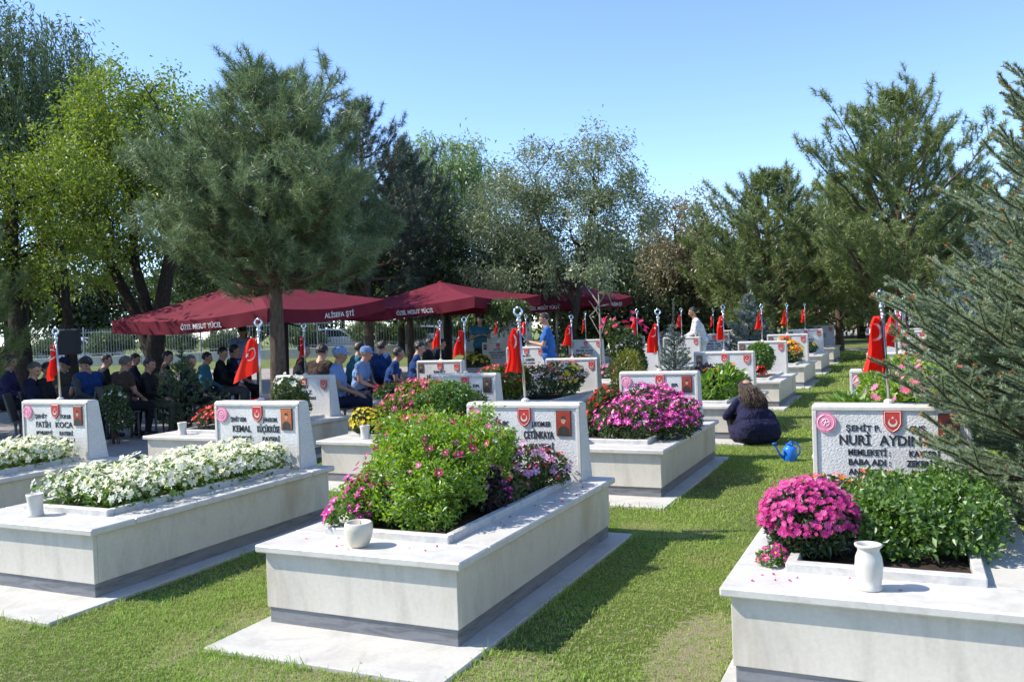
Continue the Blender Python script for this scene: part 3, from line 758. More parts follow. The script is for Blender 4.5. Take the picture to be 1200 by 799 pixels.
# middle grave
plant('marigold_bush', 'tall bright green leafy bush with a few pink flowers on the nearest middle grave', 'bush', gp(0, 0, -.03, .0), 
      [(-.10, .72, .20, .30, .30, .24), (.06, .9, .26, .28, .34, .26), (-.2, 1.1, .3, .28, .32, .28), (.12, .62, .14, .2, .24, .2), (.12, 1.25, .26, .22, .3, .24), (-.14, .95, .40, .24, .3, .2), (-.2, 1.35, .38, .24, .26, .22), (-.02, 1.5, .3, .24, .24, .22), (-.36, .7, .12, .16, .2, .14), (-.34, 1.2, .46, .11, .13, .14), (.04, 1.5, .50, .11, .1, .14), (.22, 1.3, .40, .12, .12, .12), (-.3, .95, .5, .09, .1, .12), (.02, .75, .44, .1, .12, .1), (.2, .7, .3, .11, .12, .1)],
      21000, .042, 'leaf_bright', [(70, .062, 'petal_rose', 5, None, .45), (24, .06, 'petal_pink', 5, None, .4)], 21, lw=.36, up=.75, clump=330)
plant('petunia', 'deep magenta petunia trailing over the front left corner of the middle grave bed', 'flower', gp(0, 0, -.34, .45), [(0, .02, .08, .12, .16, .1), (.06, .15, .14, .14, .16, .14), (-.04, .25, .16, .12, .14, .13)], 1300, .045, 'leaf_fresh',
      [(80, .06, 'petal_magenta', 5, None, .2)], 22, 'petunias on the middle grave')
plant('petunia', 'pale pink and rose petunias at the right of the middle grave bed by its headstone', 'flower', gp(0, 0, .22, 1.72), [(0, -.42, .1, .16, .3, .12), (-.02, .05, .16, .18, .3, .15), (.08, .2, .12, .14, .2, .13)], 2600, .045, 'leaf_mid',
      [(62, .066, 'petal_palepink', 5, None, .35), (46, .055, 'petal_rose', 5, None, .3)], 23, 'petunias on the middle grave')
plant('celosia', 'dark crimson flower spikes low in the middle grave bed beside the green bush', 'flower', gp(0, 0, .27, 1.1), [(0, 0, .1, .1, .16, .1), (0, .0, .2, .05, .07, .07)], 500, .05, 'leaf_purple', [(50, .035, 'petal_magenta', 5, None, .3)], 24)
# right grave
plant('chrysanthemum', 'round magenta chrysanthemum mound at the front left of the right grave', 'flower', gp(0, 1, -.32, .62), [(0, 0, .17, .21, .21, .17), (.0, .02, .11, .2, .2, .12)], 3200, .045, 'leaf_dark',
      [(640, .036, 'petal_mum', 9, [(0, -.01, .175, .215, .215, .18)], .28)], 25)
plant('petunia', 'small pink flowers hanging over the left edge of the right grave', 'flower', gp(0, 1, -.47, .42), [(0, 0, .03, .06, .09, .05)], 220, .035, 'leaf_fresh', [(12, .05, 'petal_mum', 5, None, .1)], 26)
plant('green_bush', 'broad bright green leafy bush right of the magenta mum on the right grave', 'bush', gp(0, 1, .07, .78), [(0, .0, .13, .22, .26, .16), (.22, .12, .14, .2, .28, .17), (.02, .35, .13, .26, .3, .16), (-.02, .7, .09, .3, .3, .13), (.2, .55, .13, .24, .3, .15)],
      17000, .038, 'leaf_fresh', [], 27, lw=.6, up=.5, clump=220)
plant('marigold', 'loose orange, white and pink marigolds in front of the right headstone', 'flower', gp(0, 1, -.05, 1.78), [(-.28, 0, .08, .14, .2, .1), (0, .08, .09, .2, .2, .11), (.26, .05, .09, .16, .2, .11)], 1500, .045, 'leaf_mid',
      [(40, .05, 'petal_orange', 6, None, .4), (22, .05, 'petal_mixed', 6, None, .35), (34, .045, 'petal_zinnia', 5, None, .35)], 28)
# second row
plant('petunia', 'big magenta petunia mass spilling over the right side of its grave', 'flower', gp(1, 0, .14, .75), [(-.02, -.12, .16, .34, .32, .22), (.26, .2, .12, .28, .4, .24), (-.02, .45, .22, .3, .36, .26), (.25, .7, .12, .26, .3, .22), (.36, .1, .02, .13, .3, .17), (.05, .8, .22, .25, .3, .22)],
      6500, .055, 'leaf_mid', [(620, .07, 'petal_magenta', 5, None, .18), (60, .066, 'petal_palepink', 5, None, .2)], 31)
plant('geranium', 'red geraniums at the left end beside the magenta petunias', 'flower', gp(1, 0, -.28, .95), [(0, 0, .18, .17, .24, .2), (-.03, .35, .24, .18, .24, .22), (.05, .1, .34, .12, .16, .1)], 2200, .06, 'leaf_mid',
      [(95, .06, 'petal_red', 6, None, .45)], 32, lw=.7)
plant('chrysanthemum', 'round yellow chrysanthemum on the slab left of a small vase', 'flower', gp(1, -1, -.27, .42, GH-.02), [(0, 0, .17, .16, .16, .15)], 1000, .045, 'leaf_dark', [(150, .052, 'petal_yellow', 8, None, .35)], 33)
plant('petunia', 'bushy red and pink petunias above the yellow mum', 'flower', gp(1, -1, -.02, .95), [(-.15, .0, .2, .26, .3, .2), (.0, .35, .3, .3, .34, .24), (-.2, .4, .34, .2, .3, .2), (.1, -.3, .14, .2, .25, .14)], 4600, .07, 'leaf_yellowgreen',
      [(120, .068, 'petal_rose', 5, None, .45), (40, .06, 'petal_pink', 5, None, .3)], 34, lw=.5)
plant('green_bush', 'round dark green bush between the red petunias and the middle headstone', 'bush', gp(1, -1, .30, 1.0), [(0, 0, .26, .24, .3, .26), (.03, .3, .3, .22, .26, .24)], 5200, .05, 'leaf_fresh', [(8, .05, 'petal_red', 5, None, .3)], 35, clump=90)
plant('green_bush', 'small grey green bush against the portrait headstone behind the middle grave', 'bush', gp(1, -1, .34, 1.75), [(0, 0, .18, .2, .24, .2)], 1400, .05, 'leaf_willow', [], 36)
plant('salvia', 'bright red salvia bed left of the orange portrait headstone', 'flower', gp(1, -2, -.02, .75), [(-.14, 0, .12, .26, .3, .17), (.1, .1, .14, .26, .3, .18), (.0, .5, .14, .3, .4, .17)], 1800, .05, 'leaf_dark', [(420, .055, 'petal_red', 5, None, .3)], 37)
rb = plant('rose_bush', 'white rose bush above the orange portrait headstone', 'rose bush', gp(1, -2, .26, 1.55), [(0, 0, .42, .2, .2, .16), (-.05, .1, .28, .24, .24, .2), (.1, 0, .2, .2, .2, .2)], 1700, .06, 'leaf_mid', [(16, .085, 'petal_white', 6, [(0, 0, .44, .22, .2, .2)], .5)], 38, lw=.6)
plant('rose_bush', 'dark leggy rose shrub with pale buds right of the far left headstone', 'rose bush', (*at(137, 520)[:2], 0), [(0, 0, .62, .22, .2, .22), (.1, 0, .4, .2, .2, .2), (-.1, .05, .78, .14, .14, .12)], 1300, .07, 'leaf_willow', [(18, .06, 'petal_white', 5, None, .5)], 39, stems=7, lw=.5)
plant('zinnia', 'tall pink zinnias and bright leaves behind the right headstone', 'flower', gp(1, 1, .05, .7), [(-.3, .0, .22, .24, .3, .22), (.05, .2, .3, .3, .35, .28), (.3, .5, .4, .26, .4, .3), (0, .8, .44, .4, .4, .3)], 4200, .085, 'leaf_bright',
      [(58, .085, 'petal_zinnia', 8, None, .5)], 40, lw=.4)
plant('lily', 'broad leaved green plant in front of the zinnias behind the right headstone', 'plant', gp(1, 1, -.35, .4), [(0, 0, .2, .2, .24, .24)], 420, .2, 'leaf_lily', [], 41, lw=.25, up=1)
# third row
plant('marigold', 'orange, red and white marigolds before the headstone right of the man in blue', 'flower', gp(2, -1, .06, 1.0), [(-.22, .2, .26, .26, .4, .26), (.2, .2, .26, .24, .4, .26), (0, .6, .3, .4, .4, .24)], 2200, .07, 'leaf_mid',
      [(170, .08, 'petal_mixed', 6, None, .5), (26, .08, 'petal_yellow', 6, [(.36, .1, .3, .1, .2, .2)], .4)], 51)
plant('coleus', 'yellow green and crimson coleus left of the orange marigolds', 'plant', gp(2, -1, -.42, .6), [(0, 0, .22, .24, .3, .22), (-.1, .4, .3, .26, .3, .24)], 1500, .1, 'leaf_yellowish', [(36, .08, 'petal_red', 5, None, .4)], 52, lw=.55)
plant('coleus', 'purple leaved plant beside the lilies in the crouching woman\'s grave', 'plant', gp(2, 0, -.02, 1.0), [(0, 0, .24, .2, .3, .26)], 900, .09, 'leaf_purple', [(14, .06, 'petal_white', 5, None, .4)], 53, lw=.5)
plant('lily', 'bright green lily clump with an orange bloom beside the crouching woman', 'plant', gp(2, 0, .18, .75), [(0, 0, .2, .26, .3, .24), (.05, .4, .24, .24, .3, .24)], 900, .17, 'leaf_lily', [(9, .12, 'petal_orange', 6, None, .55)], 54, lw=.24, up=1)
plant('petunia', 'white petunias before the headstone above the lilies', 'flower', gp(2, 0, .2, 1.65), [(0, 0, .2, .28, .3, .18)], 800, .06, 'leaf_fresh', [(70, .08, 'petal_white', 5, None, .3)], 55)
plant('boxwood', 'round green plant at the aisle corner with red flowers at its foot', 'bush', gp(3, 0, .14, .95), [(0, 0, .36, .26, .28, .28)], 2200, .07, 'leaf_fresh', [(40, .1, 'petal_red', 5, [(-.1, -.2, .1, .24, .12, .12)], .02)], 56)
plant('marigold', 'orange and yellow marigolds at the end of the aisle', 'flower', gp(4, 0, 0, 1.0), [(-.2, 0, .22, .3, .4, .26), (.18, .2, .2, .26, .5, .26), (0, .6, .3, .3, .4, .26)], 1700, .09, 'leaf_mid', [(110, .12, 'petal_orange', 6, None, .4), (60, .11, 'petal_yellow', 6, None, .4)], 57)
plant('pansy', 'yellow pansies on a far grave under the second parasol', 'flower', gp(4, -3, 0, .9), [(0, 0, .16, .36, .4, .2)], 900, .09, 'leaf_mid', [(60, .12, 'petal_yellow', 5, None, .4)], 58)
plant('rose_bush', 'tall rose bush with big pink blooms behind the magenta petunia headstone', 'rose bush', (*gat(733, 14.2)[:2], gat(733, 14.2)[2]), [(0, 0, 1.15, .3, .25, .3), (.1, 0, .8, .25, .25, .35), (-.2, 0, 1.4, .15, .15, .2)], 1500, .09, 'leaf_mid',
      [(26, .10, 'petal_rose', 8, [(-.05, 0, 1.4, .4, .3, .35)], .62)], 59, stems=9, lw=.6)
plant('shrub', 'olive yellow twiggy shrub below the pink roses', 'bush', (*gat(735, 13.2)[:2], gat(735, 13.2)[2]), [(0, 0, .75, .28, .28, .42), (.1, 0, .5, .3, .3, .35)], 2300, .08, 'leaf_yellowish', [], 60, lw=.25, up=1, stems=8)
rest = [((2, 1), 'pink and white petunias on the grave under the spruce tips', 'petal_zinnia'), ((3, -1), 'low pink flowers behind the pink rose bush', 'petal_pink'), ((3, -2), 'low red flowers behind the nearest middle flag', 'petal_red'),
        ((3, 1), 'pale pink flowers three graves behind the right headstone', 'petal_palepink'), ((4, -2), 'small mixed flowers behind the man in blue', 'petal_mixed'), ((4, -1), 'white flowers near the man in white', 'petal_white'),
        ((2, -2), 'small red flowers on the grave left of the coleus', 'petal_rose'), ((5, 0), 'sparse yellow flowers at the end of the aisle', 'petal_yellow'), ((4, 1), 'pink flowers four graves behind the right headstone', 'petal_pink')]
for i, ((r, k), d, pm) in enumerate(rest):
    plant('flower_bed', d, 'flower bed', gp(r, k, 0, 1.0), [(-.1, -.2, .12, .3, .4, .16), (.1, .3, .14, .3, .5, .16)], 900, .08, ('leaf_fresh', 'leaf_mid')[i % 2], [(70, .095, pm, 5, None, .4)], 70+i, 'flower beds on the graves')

# --- vases on the slabs
def vase_mesh(prof, mat):
    m = MB(); m.lathe(prof, (0, 0, 0), 28); me = m.mesh('vase', MAT[mat], True); return me
V1 = vase_mesh([(.052, 0), (.058, .006), (.05, .018), (.056, .05), (.062, .10), (.058, .14), (.047, .168), (.05, .18), (.06, .188), (.061, .196), (.052, .198), (.044, .185), (.04, .15)], 'ceramic_white')
V2 = vase_mesh([(.04, 0), (.05, .008), (.068, .05), (.075, .09), (.072, .12), (.066, .128), (.058, .125), (.055, .08)], 'ceramic_cream')
V3 = vase_mesh([(.052, 0), (.05, .01), (.045, .03), (.046, .08), (.052, .125), (.054, .14), (.046, .142), (.04, .12)], 'ceramic_white')
def vase(me, loc, label):
    o = link('vase', me); o.scale = (.88, .88, .93) if me is V1 else (1, 1, 1); o.location = (loc[0], loc[1], loc[2]+.001); props(o, label, 'vase', 'vases on the grave slabs')
p = at(1019, 690, GH); vase(V1, p, 'white marble urn vase on the front slab of the right grave')
p = at(421, 640, GH); vase(V2, p, 'cream round bowl vase on the front slab of the nearest middle grave')
p = at(42, 604, GH); vase(V3, p, 'white tapered vase before the long white petunia bed')
p = at(428, 514, GH); vase(V3, p, 'small white vase right of the yellow chrysanthemum')
p = at(214, 509, GH); vase(V3, p, 'small white vase left of the red salvia')
p = gp(1, 0, -.33, .2); vase(V1, (p[0], p[1], p[2]), 'white vase below the red geraniums, just right of the middle headstone')

# --- watering can
def watering_can():
    x, y, z = at(926, 540); e = empty('watering_can', 'bright blue plastic watering can standing on the grass by the right headstone', 'watering can', (x, y, z), math.radians(215), scale=.78)
    m = MB(); m.lathe([(.085, 0), (.095, .01), (.092, .17), (.075, .20), (.045, .205), (.045, .235), (.055, .24), (.04, .235), (.036, .2)], (0, 0, .0), 24); m.build('body', MAT['blue_plastic'], e, True)
    m = MB(); m.tube([(.085, 0, .05), (.15, 0, .10), (.2, 0, .2), (.225, 0, .235)], [.02, .016, .012, .012], 10); m.lathe([(.012, 0), (.03, .03), (.03, .036)], (.228, 0, .228), 14); m.build('spout', MAT['blue_plastic'], e, True)
    m = MB(); m.tube([(-.085, 0, .05), (-.15, 0, .10), (-.15, 0, .19), (-.09, 0, .25), (-.02, 0, .27), (.03, 0, .235)], .011, 8); m.build('handle', MAT['blue_plastic'], e, True)
watering_can()
def bucket():
    x, y, z = at(32, 528); x, y = x-.4, y+.6
    e = empty('bucket', 'small blue bucket on the paving behind the far left headstone', 'bucket', (x, y, .01))
    m = MB(); m.lathe([(.09, 0), (.12, .22), (.125, .225), (.11, .22), (.085, .02)], (0, 0, 0), 20); m.build('body', MAT['blue_plastic'], e, True)
    m = MB(); m.tube([(.12*math.cos(t), 0, .21+.13*math.sin(t)) for t in np.linspace(0, math.pi, 12)], .004, 6); m.build('handle', MAT['grey_metal'], e, True)
bucket()
# ------------------------------------------------------------------ trees
def curve(p0, p1, sag, n, rg, wob=.04):
    p0, p1 = np.array(p0, float), np.array(p1, float); L = np.linalg.norm(p1-p0)
    t = np.linspace(0, 1, n)[:, None]; P = p0+(p1-p0)*t
    P[:, 2] += sag*4*(t*(1-t))[:, 0]*L
    P[1:-1] += rg.normal(size=(n-2, 3))*wob*L*.5
    return P
def tuft_cloud(P, D, nn, L, W, rg, spread=.95):
    n = len(P); nn = int(nn*3.3); W = W*1.2; k = np.repeat(np.arange(n), nn)
    d = unit(D[k]*.75+rg.normal(size=(n*nn, 3))*spread)
    off = D[k]*rg.uniform(-.5, .5, (n*nn, 1))*L*1.3
    return needles(P[k]+off, d, rg.uniform(.7, 1.15, n*nn)*L, W, rg)
def pine(label, loc, H, zb, R, mat, seed, whorls=11, per=6, nn=16, nl=.11, nw=.006, dens=9., trunk_r=.15, rise=.35, profile=None, group='pine trees', lean=(0, 0), bark='bark_pine', name='pine_tree'):
    rg = np.random.default_rng(seed); e = empty(name, label, 'tree', loc, 0, group)
    prof = profile or (lambda t: (1-t)**.75*(.55+.45*min(1, t*4)))
    tr = MB(); T = [np.array([lean[0]*t*H+.03*math.sin(5*t+seed), lean[1]*t*H+.03*math.cos(4*t), t*H]) for t in np.linspace(0, 1, 12)]
    tr.tube([(T[0][0], T[0][1], -.15)]+T, [trunk_r*1.25]+[trunk_r*(1-.93*t) for t in np.linspace(0, 1, 12)], 10)
    tp = []; td = []
    whorls = int(whorls*1.35); per += 1
    for w in range(whorls):
        t = (w+rg.uniform(.1, .6))/whorls; z = zb+(H-zb)*t
        a0 = rg.uniform(0, 6.28)
        for b in range(per):
            if rg.random() < .1: continue
            a = a0+2*math.pi*b/per+rg.normal(0, .25)
            L = R*prof(t)*rg.uniform(.62, 1.25)
            up = rise+.55*t+rg.normal(0, .08)
            c = np.array([lean[0]*z, lean[1]*z, z])
            p1 = c+np.array([math.cos(a), math.sin(a), up])*L
            B = curve(c, p1, -.08, 6, rg, .05); tr.tube(B, [max(.006, .028*L*(1-s)*.9) for s in np.linspace(0, .92, 6)], 5, cap=False)
            ns = int(max(4, L*dens*.55))
            for q in range(ns):
                s = .28+.72*(q+rg.random())/ns; i = min(4, int(s*5)); base = B[i]+(B[i+1]-B[i])*(s*5-i)
                dr = unit(B[i+1]-B[i]); sd = unit(np.cross(dr, [0, 0, 1.]))*(1 if q % 2 else -1)
                d = unit(dr*.8+sd*rg.uniform(.4, 1.0)+np.array([0, 0, rg.uniform(.1, .55)]))
                l = L*rg.uniform(.24, .48)*(1.15-s*.5)+.08
                tip = base+d*l
                if l > .25: tr.tube([base, tip], [.008, .003], 4, cap=False)
                m = max(2, int(l*dens*1.5))
                for u in np.linspace(.35, 1, m):
                    tp.append(base+d*l*u+rg.normal(size=3)*(.03+.05*l)); td.append(unit(d+np.array([0, 0, .35])))
            tp.append(p1); td.append(unit(p1-B[-2]+np.array([0, 0, .2])))
    for q in range(6): tp.append(T[-1]+rg.normal(size=3)*.08); td.append(np.array([0, 0, 1.]))
    tr.build('trunk', MAT[bark], e, True)
    V, Fc = tuft_cloud(np.array(tp), np.array(td), nn, nl, nw, rg)
    link('crown', fast_mesh('crown', V, Fc, [MAT[mat]]), e)
    return e
def lobes_crown(lobes, nclump, nleaf, ls, lw, rg, csize, droop=.3, hang=0., up=.2):
    C, N = in_ellipsoids(lobes, nclump, rg, .45)
    sz = rg.uniform(.5, 1.35, nclump)*csize
    k = rg.choice(nclump, nleaf, p=sz**2/(sz**2).sum())
    P = C[k]+rg.normal(size=(nleaf, 3))*sz[k][:, None]*np.array([.5, .5, .42])
    D = unit(rg.normal(size=(nleaf, 3))+N[k]*.7+np.array([0, 0, up-hang]))
    return leaves(P, D, rg.uniform(.65, 1.3, nleaf)*ls, rg.uniform(.7, 1.2, nleaf)*lw, rg, .18, droop)
def broadleaf(name, label, loc, lobes, trunk, nclump, nleaf, ls, lw, mat, seed, csize=.5, group=None, bark='bark_dark', hang=0., strands=0, strand_len=2.2, limbs=16, tw=.12):
    """trunk: list of stems, each a list of points with the radius at its foot"""
    rg = np.random.default_rng(seed); e = empty(name, label, 'tree', loc, 0, group)
    tr = MB(); tops = []
    for pts, r in trunk:
        n = len(pts); tr.tube([(pts[0][0], pts[0][1], pts[0][2]-.1)]+list(pts), [r*1.2]+[r*(1-.6*i/(n-1)) for i in range(n)], 9); tops += [np.array(q, float) for q in pts[1:]]
    C, N = in_ellipsoids(lobes, limbs, rg, .3)
    for c in C:
        b = min(tops, key=lambda t: np.linalg.norm(t-c)+(2 if t[2] > c[2] else 0)); L = np.linalg.norm(c-b)
        B = curve(b, c, .06, 6, rg, .12); tr.tube(B, [max(.012, tw*.35*(1-s)) for s in np.linspace(0, .9, 6)], 5, cap=False)
        for q in range(4):
            i = rg.integers(2, 6); d = B[i]+np.clip(rg.normal(size=3), -1.3, 1.3)*.11*L+np.array([0, 0, .08*L]); tr.tube(curve(B[i], d, .02, 4, rg, .1), [.018, .013, .009, .005], 4, cap=False)
    tr.build('trunk', MAT[bark], e, True)
    vf = [lobes_crown(lobes, nclump, nleaf, ls, lw, rg, csize, hang=hang)]
    if strands:
        S, N = in_ellipsoids(lobes, strands, rg, .8); ok = S[:, 2] > np.median(S[:, 2])-.8; S, N = S[ok], N[ok]
        m = 42; n = len(S); t = np.linspace(0, 1, m)
        ln = rg.uniform(.4, 1.1, n)*strand_len
        out = N*np.array([1, 1, 0])*.25
        P = (S[:, None]+out[:, None]*np.sqrt(t)[None, :, None]+np.stack([np.zeros((n, m)), np.zeros((n, m)), -t[None]*ln[:, None]], -1)+rg.normal(size=(n, m, 3))*.035).reshape(-1, 3)
        D = unit(rg.normal(size=P.shape)*.45+np.array([0, 0, -1.]))
        vf.append(leaves(P, D, rg.uniform(.7, 1.2, len(P))*ls*1.15, lw*.8, rg, .15, .1))
    link('crown', fast_mesh('crown', *cat(*vf), [MAT[mat]]), e)
    return e
def spruce(name, label, loc, H, R, mat, seed, whorls=14, per=7, z0=.15, nl=.022, nw=.0028, per_m=230, rise=.45, trunk_r=.06, buds=0, side=8, group=None, prof=None, leader=.12, rise2=None):
    rg = np.random.default_rng(seed); e = empty(name, label, 'tree', loc, 0, group)
    tr = MB(); tr.tube([(0, 0, -.1), (0, 0, H*.5), (0, 0, H)], [trunk_r, trunk_r*.55, .006], 9)
    S0 = []; S1 = []; bud = []
    def shoot(a, b): S0.append(a); S1.append(b)
    prof = prof or (lambda t: 1-t)
    for w in range(whorls):
        t = w/whorls; z = z0+(H*(1-leader)-z0)*t
        for b in range(per):
            a = 2*math.pi*(b+.5*(w % 2))/per+rg.normal(0, .2); L = max(.08, R*prof(t))*rg.uniform(.75, 1.12)
            r = rise+(rise2 or .5)*t+rg.normal(0, .1); zz = z+rg.normal(0, .05)
            d = unit(np.array([math.cos(a), math.sin(a), r])); c = np.array([0, 0, zz]); p1 = c+d*L
            B = curve(c, p1, -.05-.05*rg.random(), 7, rg, .025)
            tr.tube(B, [max(.0035, .013*L*(1-s)) for s in np.linspace(0, .85, 7)], 5, cap=False)
            for i in range(1, 6): shoot(B[i], B[i+1])
            if buds: bud.append((p1, d))
            ns = int(side*max(.5, L))
            for q in range(ns):
                s = .22+.74*(q+rg.random()*.6)/ns; i = min(5, int(s*6)); base = B[i]+(B[i+1]-B[i])*(s*6-i)
                dr = unit(B[i+1]-B[i]); sd = unit(np.cross(dr, [0, 0, 1.]))*(1 if q % 2 else -1)
                d2 = unit(dr*1.0+sd*rg.uniform(.55, .95)+np.array([0, 0, rg.uniform(-.15, .3)])); l = L*.42*(1.1-s)*rg.uniform(.8, 1.2)+.05
                tip = base+d2*l; shoot(base, tip); tr.tube([base, tip], [.0045, .0022], 4, cap=False)
                if buds and rg.random() < .55: bud.append((tip, d2))
                for u in range(int(l*6)):
                    v = .3+.6*rg.random(); s2 = unit(np.cross(d2, [0, 0, 1.]))*(1 if u % 2 else -1)
                    d3 = unit(d2+s2*.8+rg.normal(size=3)*.15); l3 = l*.35*(1.15-v)+.03; b3 = base+d2*l*v; shoot(b3, b3+d3*l3)
    shoot(np.array([0, 0, H*(1-leader)]), np.array([0, 0, H]))
    S0, S1 = np.array(S0), np.array(S1); ln = np.linalg.norm(S1-S0, axis=1)
    cnt = np.maximum(3, (ln*per_m)).astype(int); k = np.repeat(np.arange(len(ln)), cnt); n = len(k)
    d = unit(S1-S0)[k]; P = S0[k]+(S1-S0)[k]*rg.random((n, 1))
    rad = unit(np.cross(d, unit(rg.normal(size=(n, 3))))); D = unit(d*.75+rad+np.array([0, 0, .3]))
    V, Fc = needles(P, D, rg.uniform(.75, 1.2, n)*nl, nw, rg)
    tr.build('trunk', MAT['twig_brown' if buds else 'bark_dark'], e, True)
    link('needles', fast_mesh('needles', V, Fc, [MAT[mat]]), e)
    if buds:
        bud = [bud[i] for i in rg.permutation(len(bud))[:buds]]
        P = np.array([b[0] for b in bud]); D = np.array([b[1] for b in bud])
        k = np.repeat(np.arange(len(P)), 9); dd = unit(D[k]+rg.normal(size=(len(k), 3))*.5)
        vf = leaves(P[k], dd, .022, .011, rg, .3, 0)
        link('buds', fast_mesh('buds', *vf, [MAT['bud_orange']]), e)['kind'] = 'stuff'
    return e
def tfoot(px, d): x, y, z = gat(px, d); return (x, y, z)

# the blue spruce beside the right grave
spruce('spruce_tree', 'large grey green spruce with orange bud tips at the right edge, beside the right grave', (2.93, 2.05, 0), 4.0, 1.58, 'needle_spruce', 101, whorls=28, per=10, z0=.12, nl=.024, nw=.0050, per_m=1250, rise2=.75, rise=.28, trunk_r=.065, buds=520, side=11,
       prof=lambda t: (1-t)**.92*(.66+.34*min(1, t*4))+.03, leader=.12)
spruce('spruce_tree', 'second spruce behind the large one, bluish, at the right edge', (*gat(1215, 10.5)[:2], .05), 4.4, 1.9, 'needle_blue', 102, whorls=15, per=7, nl=.06, nw=.011, per_m=220, rise=.35, side=7)
spruce('spruce_tree', 'slim young blue spruce with bare leader above the magenta petunia headstone', (*gat(790, 13.4)[:2], gat(790, 13.4)[2]+.1), 1.75, .62, 'needle_blue', 103, whorls=10, per=6, nl=.04, nw=.009, per_m=260, side=8, rise=.6, trunk_r=.03, leader=.22)
spruce('spruce_tree', 'full round blue spruce behind the flags at the end of the rows', (*gat(879, 24.5)[:2], gat(879, 24.5)[2]), 2.4, 1.15, 'needle_blue', 104, whorls=11, per=7, nl=.09, nw=.026, per_m=110, side=6)
spruce('spruce_tree', 'small dark green spruce at the paving left of the red salvia', (*gat(212, 14.6)[:2], 0), 1.5, .8, 'needle_pine', 105, whorls=10, per=7, nl=.05, nw=.012, per_m=220, side=7, z0=.08)
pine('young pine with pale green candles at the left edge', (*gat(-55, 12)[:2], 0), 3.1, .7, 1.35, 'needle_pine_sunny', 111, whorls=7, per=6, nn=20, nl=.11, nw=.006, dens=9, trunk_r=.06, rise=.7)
# the pine standing between the graves and the first parasol
pine('big grey green pine with bare trunk in front of the first parasol', (*gat(324, 12.6)[:2], 0), 5.2, 2.2, 1.6, 'needle_pine', 112, whorls=12, per=7, nn=18, nl=.13, nw=.0065, dens=10, trunk_r=.145, rise=.22,
     profile=lambda t: (.78+.22*min(1, t*3.2))*max(0, 1-t**1.25)**.85*1.12+.09)
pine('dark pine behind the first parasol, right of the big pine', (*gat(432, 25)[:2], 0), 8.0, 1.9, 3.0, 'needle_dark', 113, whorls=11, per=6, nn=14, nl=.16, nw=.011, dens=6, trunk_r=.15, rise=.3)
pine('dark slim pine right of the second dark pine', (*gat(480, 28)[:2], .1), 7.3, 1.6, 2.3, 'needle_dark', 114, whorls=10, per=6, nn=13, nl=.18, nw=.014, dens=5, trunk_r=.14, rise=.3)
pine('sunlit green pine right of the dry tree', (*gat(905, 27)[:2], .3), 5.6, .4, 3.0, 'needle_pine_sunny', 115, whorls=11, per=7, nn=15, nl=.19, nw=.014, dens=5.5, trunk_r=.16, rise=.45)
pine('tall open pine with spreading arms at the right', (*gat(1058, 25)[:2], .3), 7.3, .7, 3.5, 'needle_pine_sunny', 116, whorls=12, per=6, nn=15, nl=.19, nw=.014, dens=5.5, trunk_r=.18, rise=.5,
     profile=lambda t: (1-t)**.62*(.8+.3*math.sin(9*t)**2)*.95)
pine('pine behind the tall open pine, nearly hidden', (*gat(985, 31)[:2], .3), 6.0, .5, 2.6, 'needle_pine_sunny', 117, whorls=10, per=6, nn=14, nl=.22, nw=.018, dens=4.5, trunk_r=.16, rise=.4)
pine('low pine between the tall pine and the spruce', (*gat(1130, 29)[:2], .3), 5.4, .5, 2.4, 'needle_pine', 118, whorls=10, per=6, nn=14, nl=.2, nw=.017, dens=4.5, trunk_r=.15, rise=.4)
# broadleaved trees
broadleaf('willow_tree', 'tall weeping willow at the upper left corner', tfoot(20, 25), [(0, 0, 8.2, 2.9, 2.6, 2.2), (-2.2, 0, 7.4, 2.2, 2, 2.2), (1.2, .5, 7.2, 1.6, 1.8, 1.8), (.3, .2, 9.6, 2.2, 2, 1.5)],
          [([(0, 0, 0), (.1, 0, 2.5), (-.2, .1, 4.5), (.1, 0, 7)], .32), ([(0, 0, 2.0), (1.0, .2, 4.2), (1.5, .2, 6.5)], .2)], 200, 14000, .18, .045, 'leaf_willow', 201, .55, hang=.8, strands=1100, strand_len=2.8)
broadleaf('elm_tree', 'bushy yellow green tree behind the first parasol', tfoot(178, 20.5), [(-1.9, 0, 5.0, 1.7, 1.6, 1.3), (-.4, 0, 6.3, 1.7, 1.7, 1.5), (.9, 0, 6.1, 1.5, 1.5, 1.5), (-2.6, .2, 3.4, 1.2, 1.4, .8), (.2, -.4, 4.4, 1.9, 1.6, 1.1), (-.9, 0, 7.0, 1.2, 1.1, .9), (1.6, .2, 5.2, 1.1, 1.2, 1.4)],
          [([(0, 0, 0), (.1, 0, 1.4), (.5, 0, 2.8), (.9, .1, 4.6)], .26), ([(.05, 0, 1.0), (-.7, .1, 2.3), (-1.5, .1, 3.6), (-2.0, 0, 4.6)], .17), ([(.1, 0, 1.5), (-.2, -.2, 3.2), (-.3, -.2, 5.2)], .15)],
          520, 44000, .10, .055, 'leaf_yellowgreen', 202, .42, limbs=26)
broadleaf('elm_tree', 'second yellow green tree at the left edge before the fence', tfoot(30, 17.8), [(-.4, 0, 4.0, 1.9, 1.6, 1.4), (-1.8, 0, 3.6, 1.6, 1.6, 1.2), (.7, 0, 3.2, 1.2, 1.2, .8), (.2, .2, 5.0, 1.4, 1.4, 1.0)],
          [([(0, 0, 0), (-.1, 0, 1.6), (-.3, 0, 3.2), (-.3, .1, 4.4)], .19), ([(.9, .4, 0), (.75, .4, 1.8), (.8, .3, 3.4)], .15)], 240, 17000, .10, .05, 'leaf_yellowgreen', 203, .42)
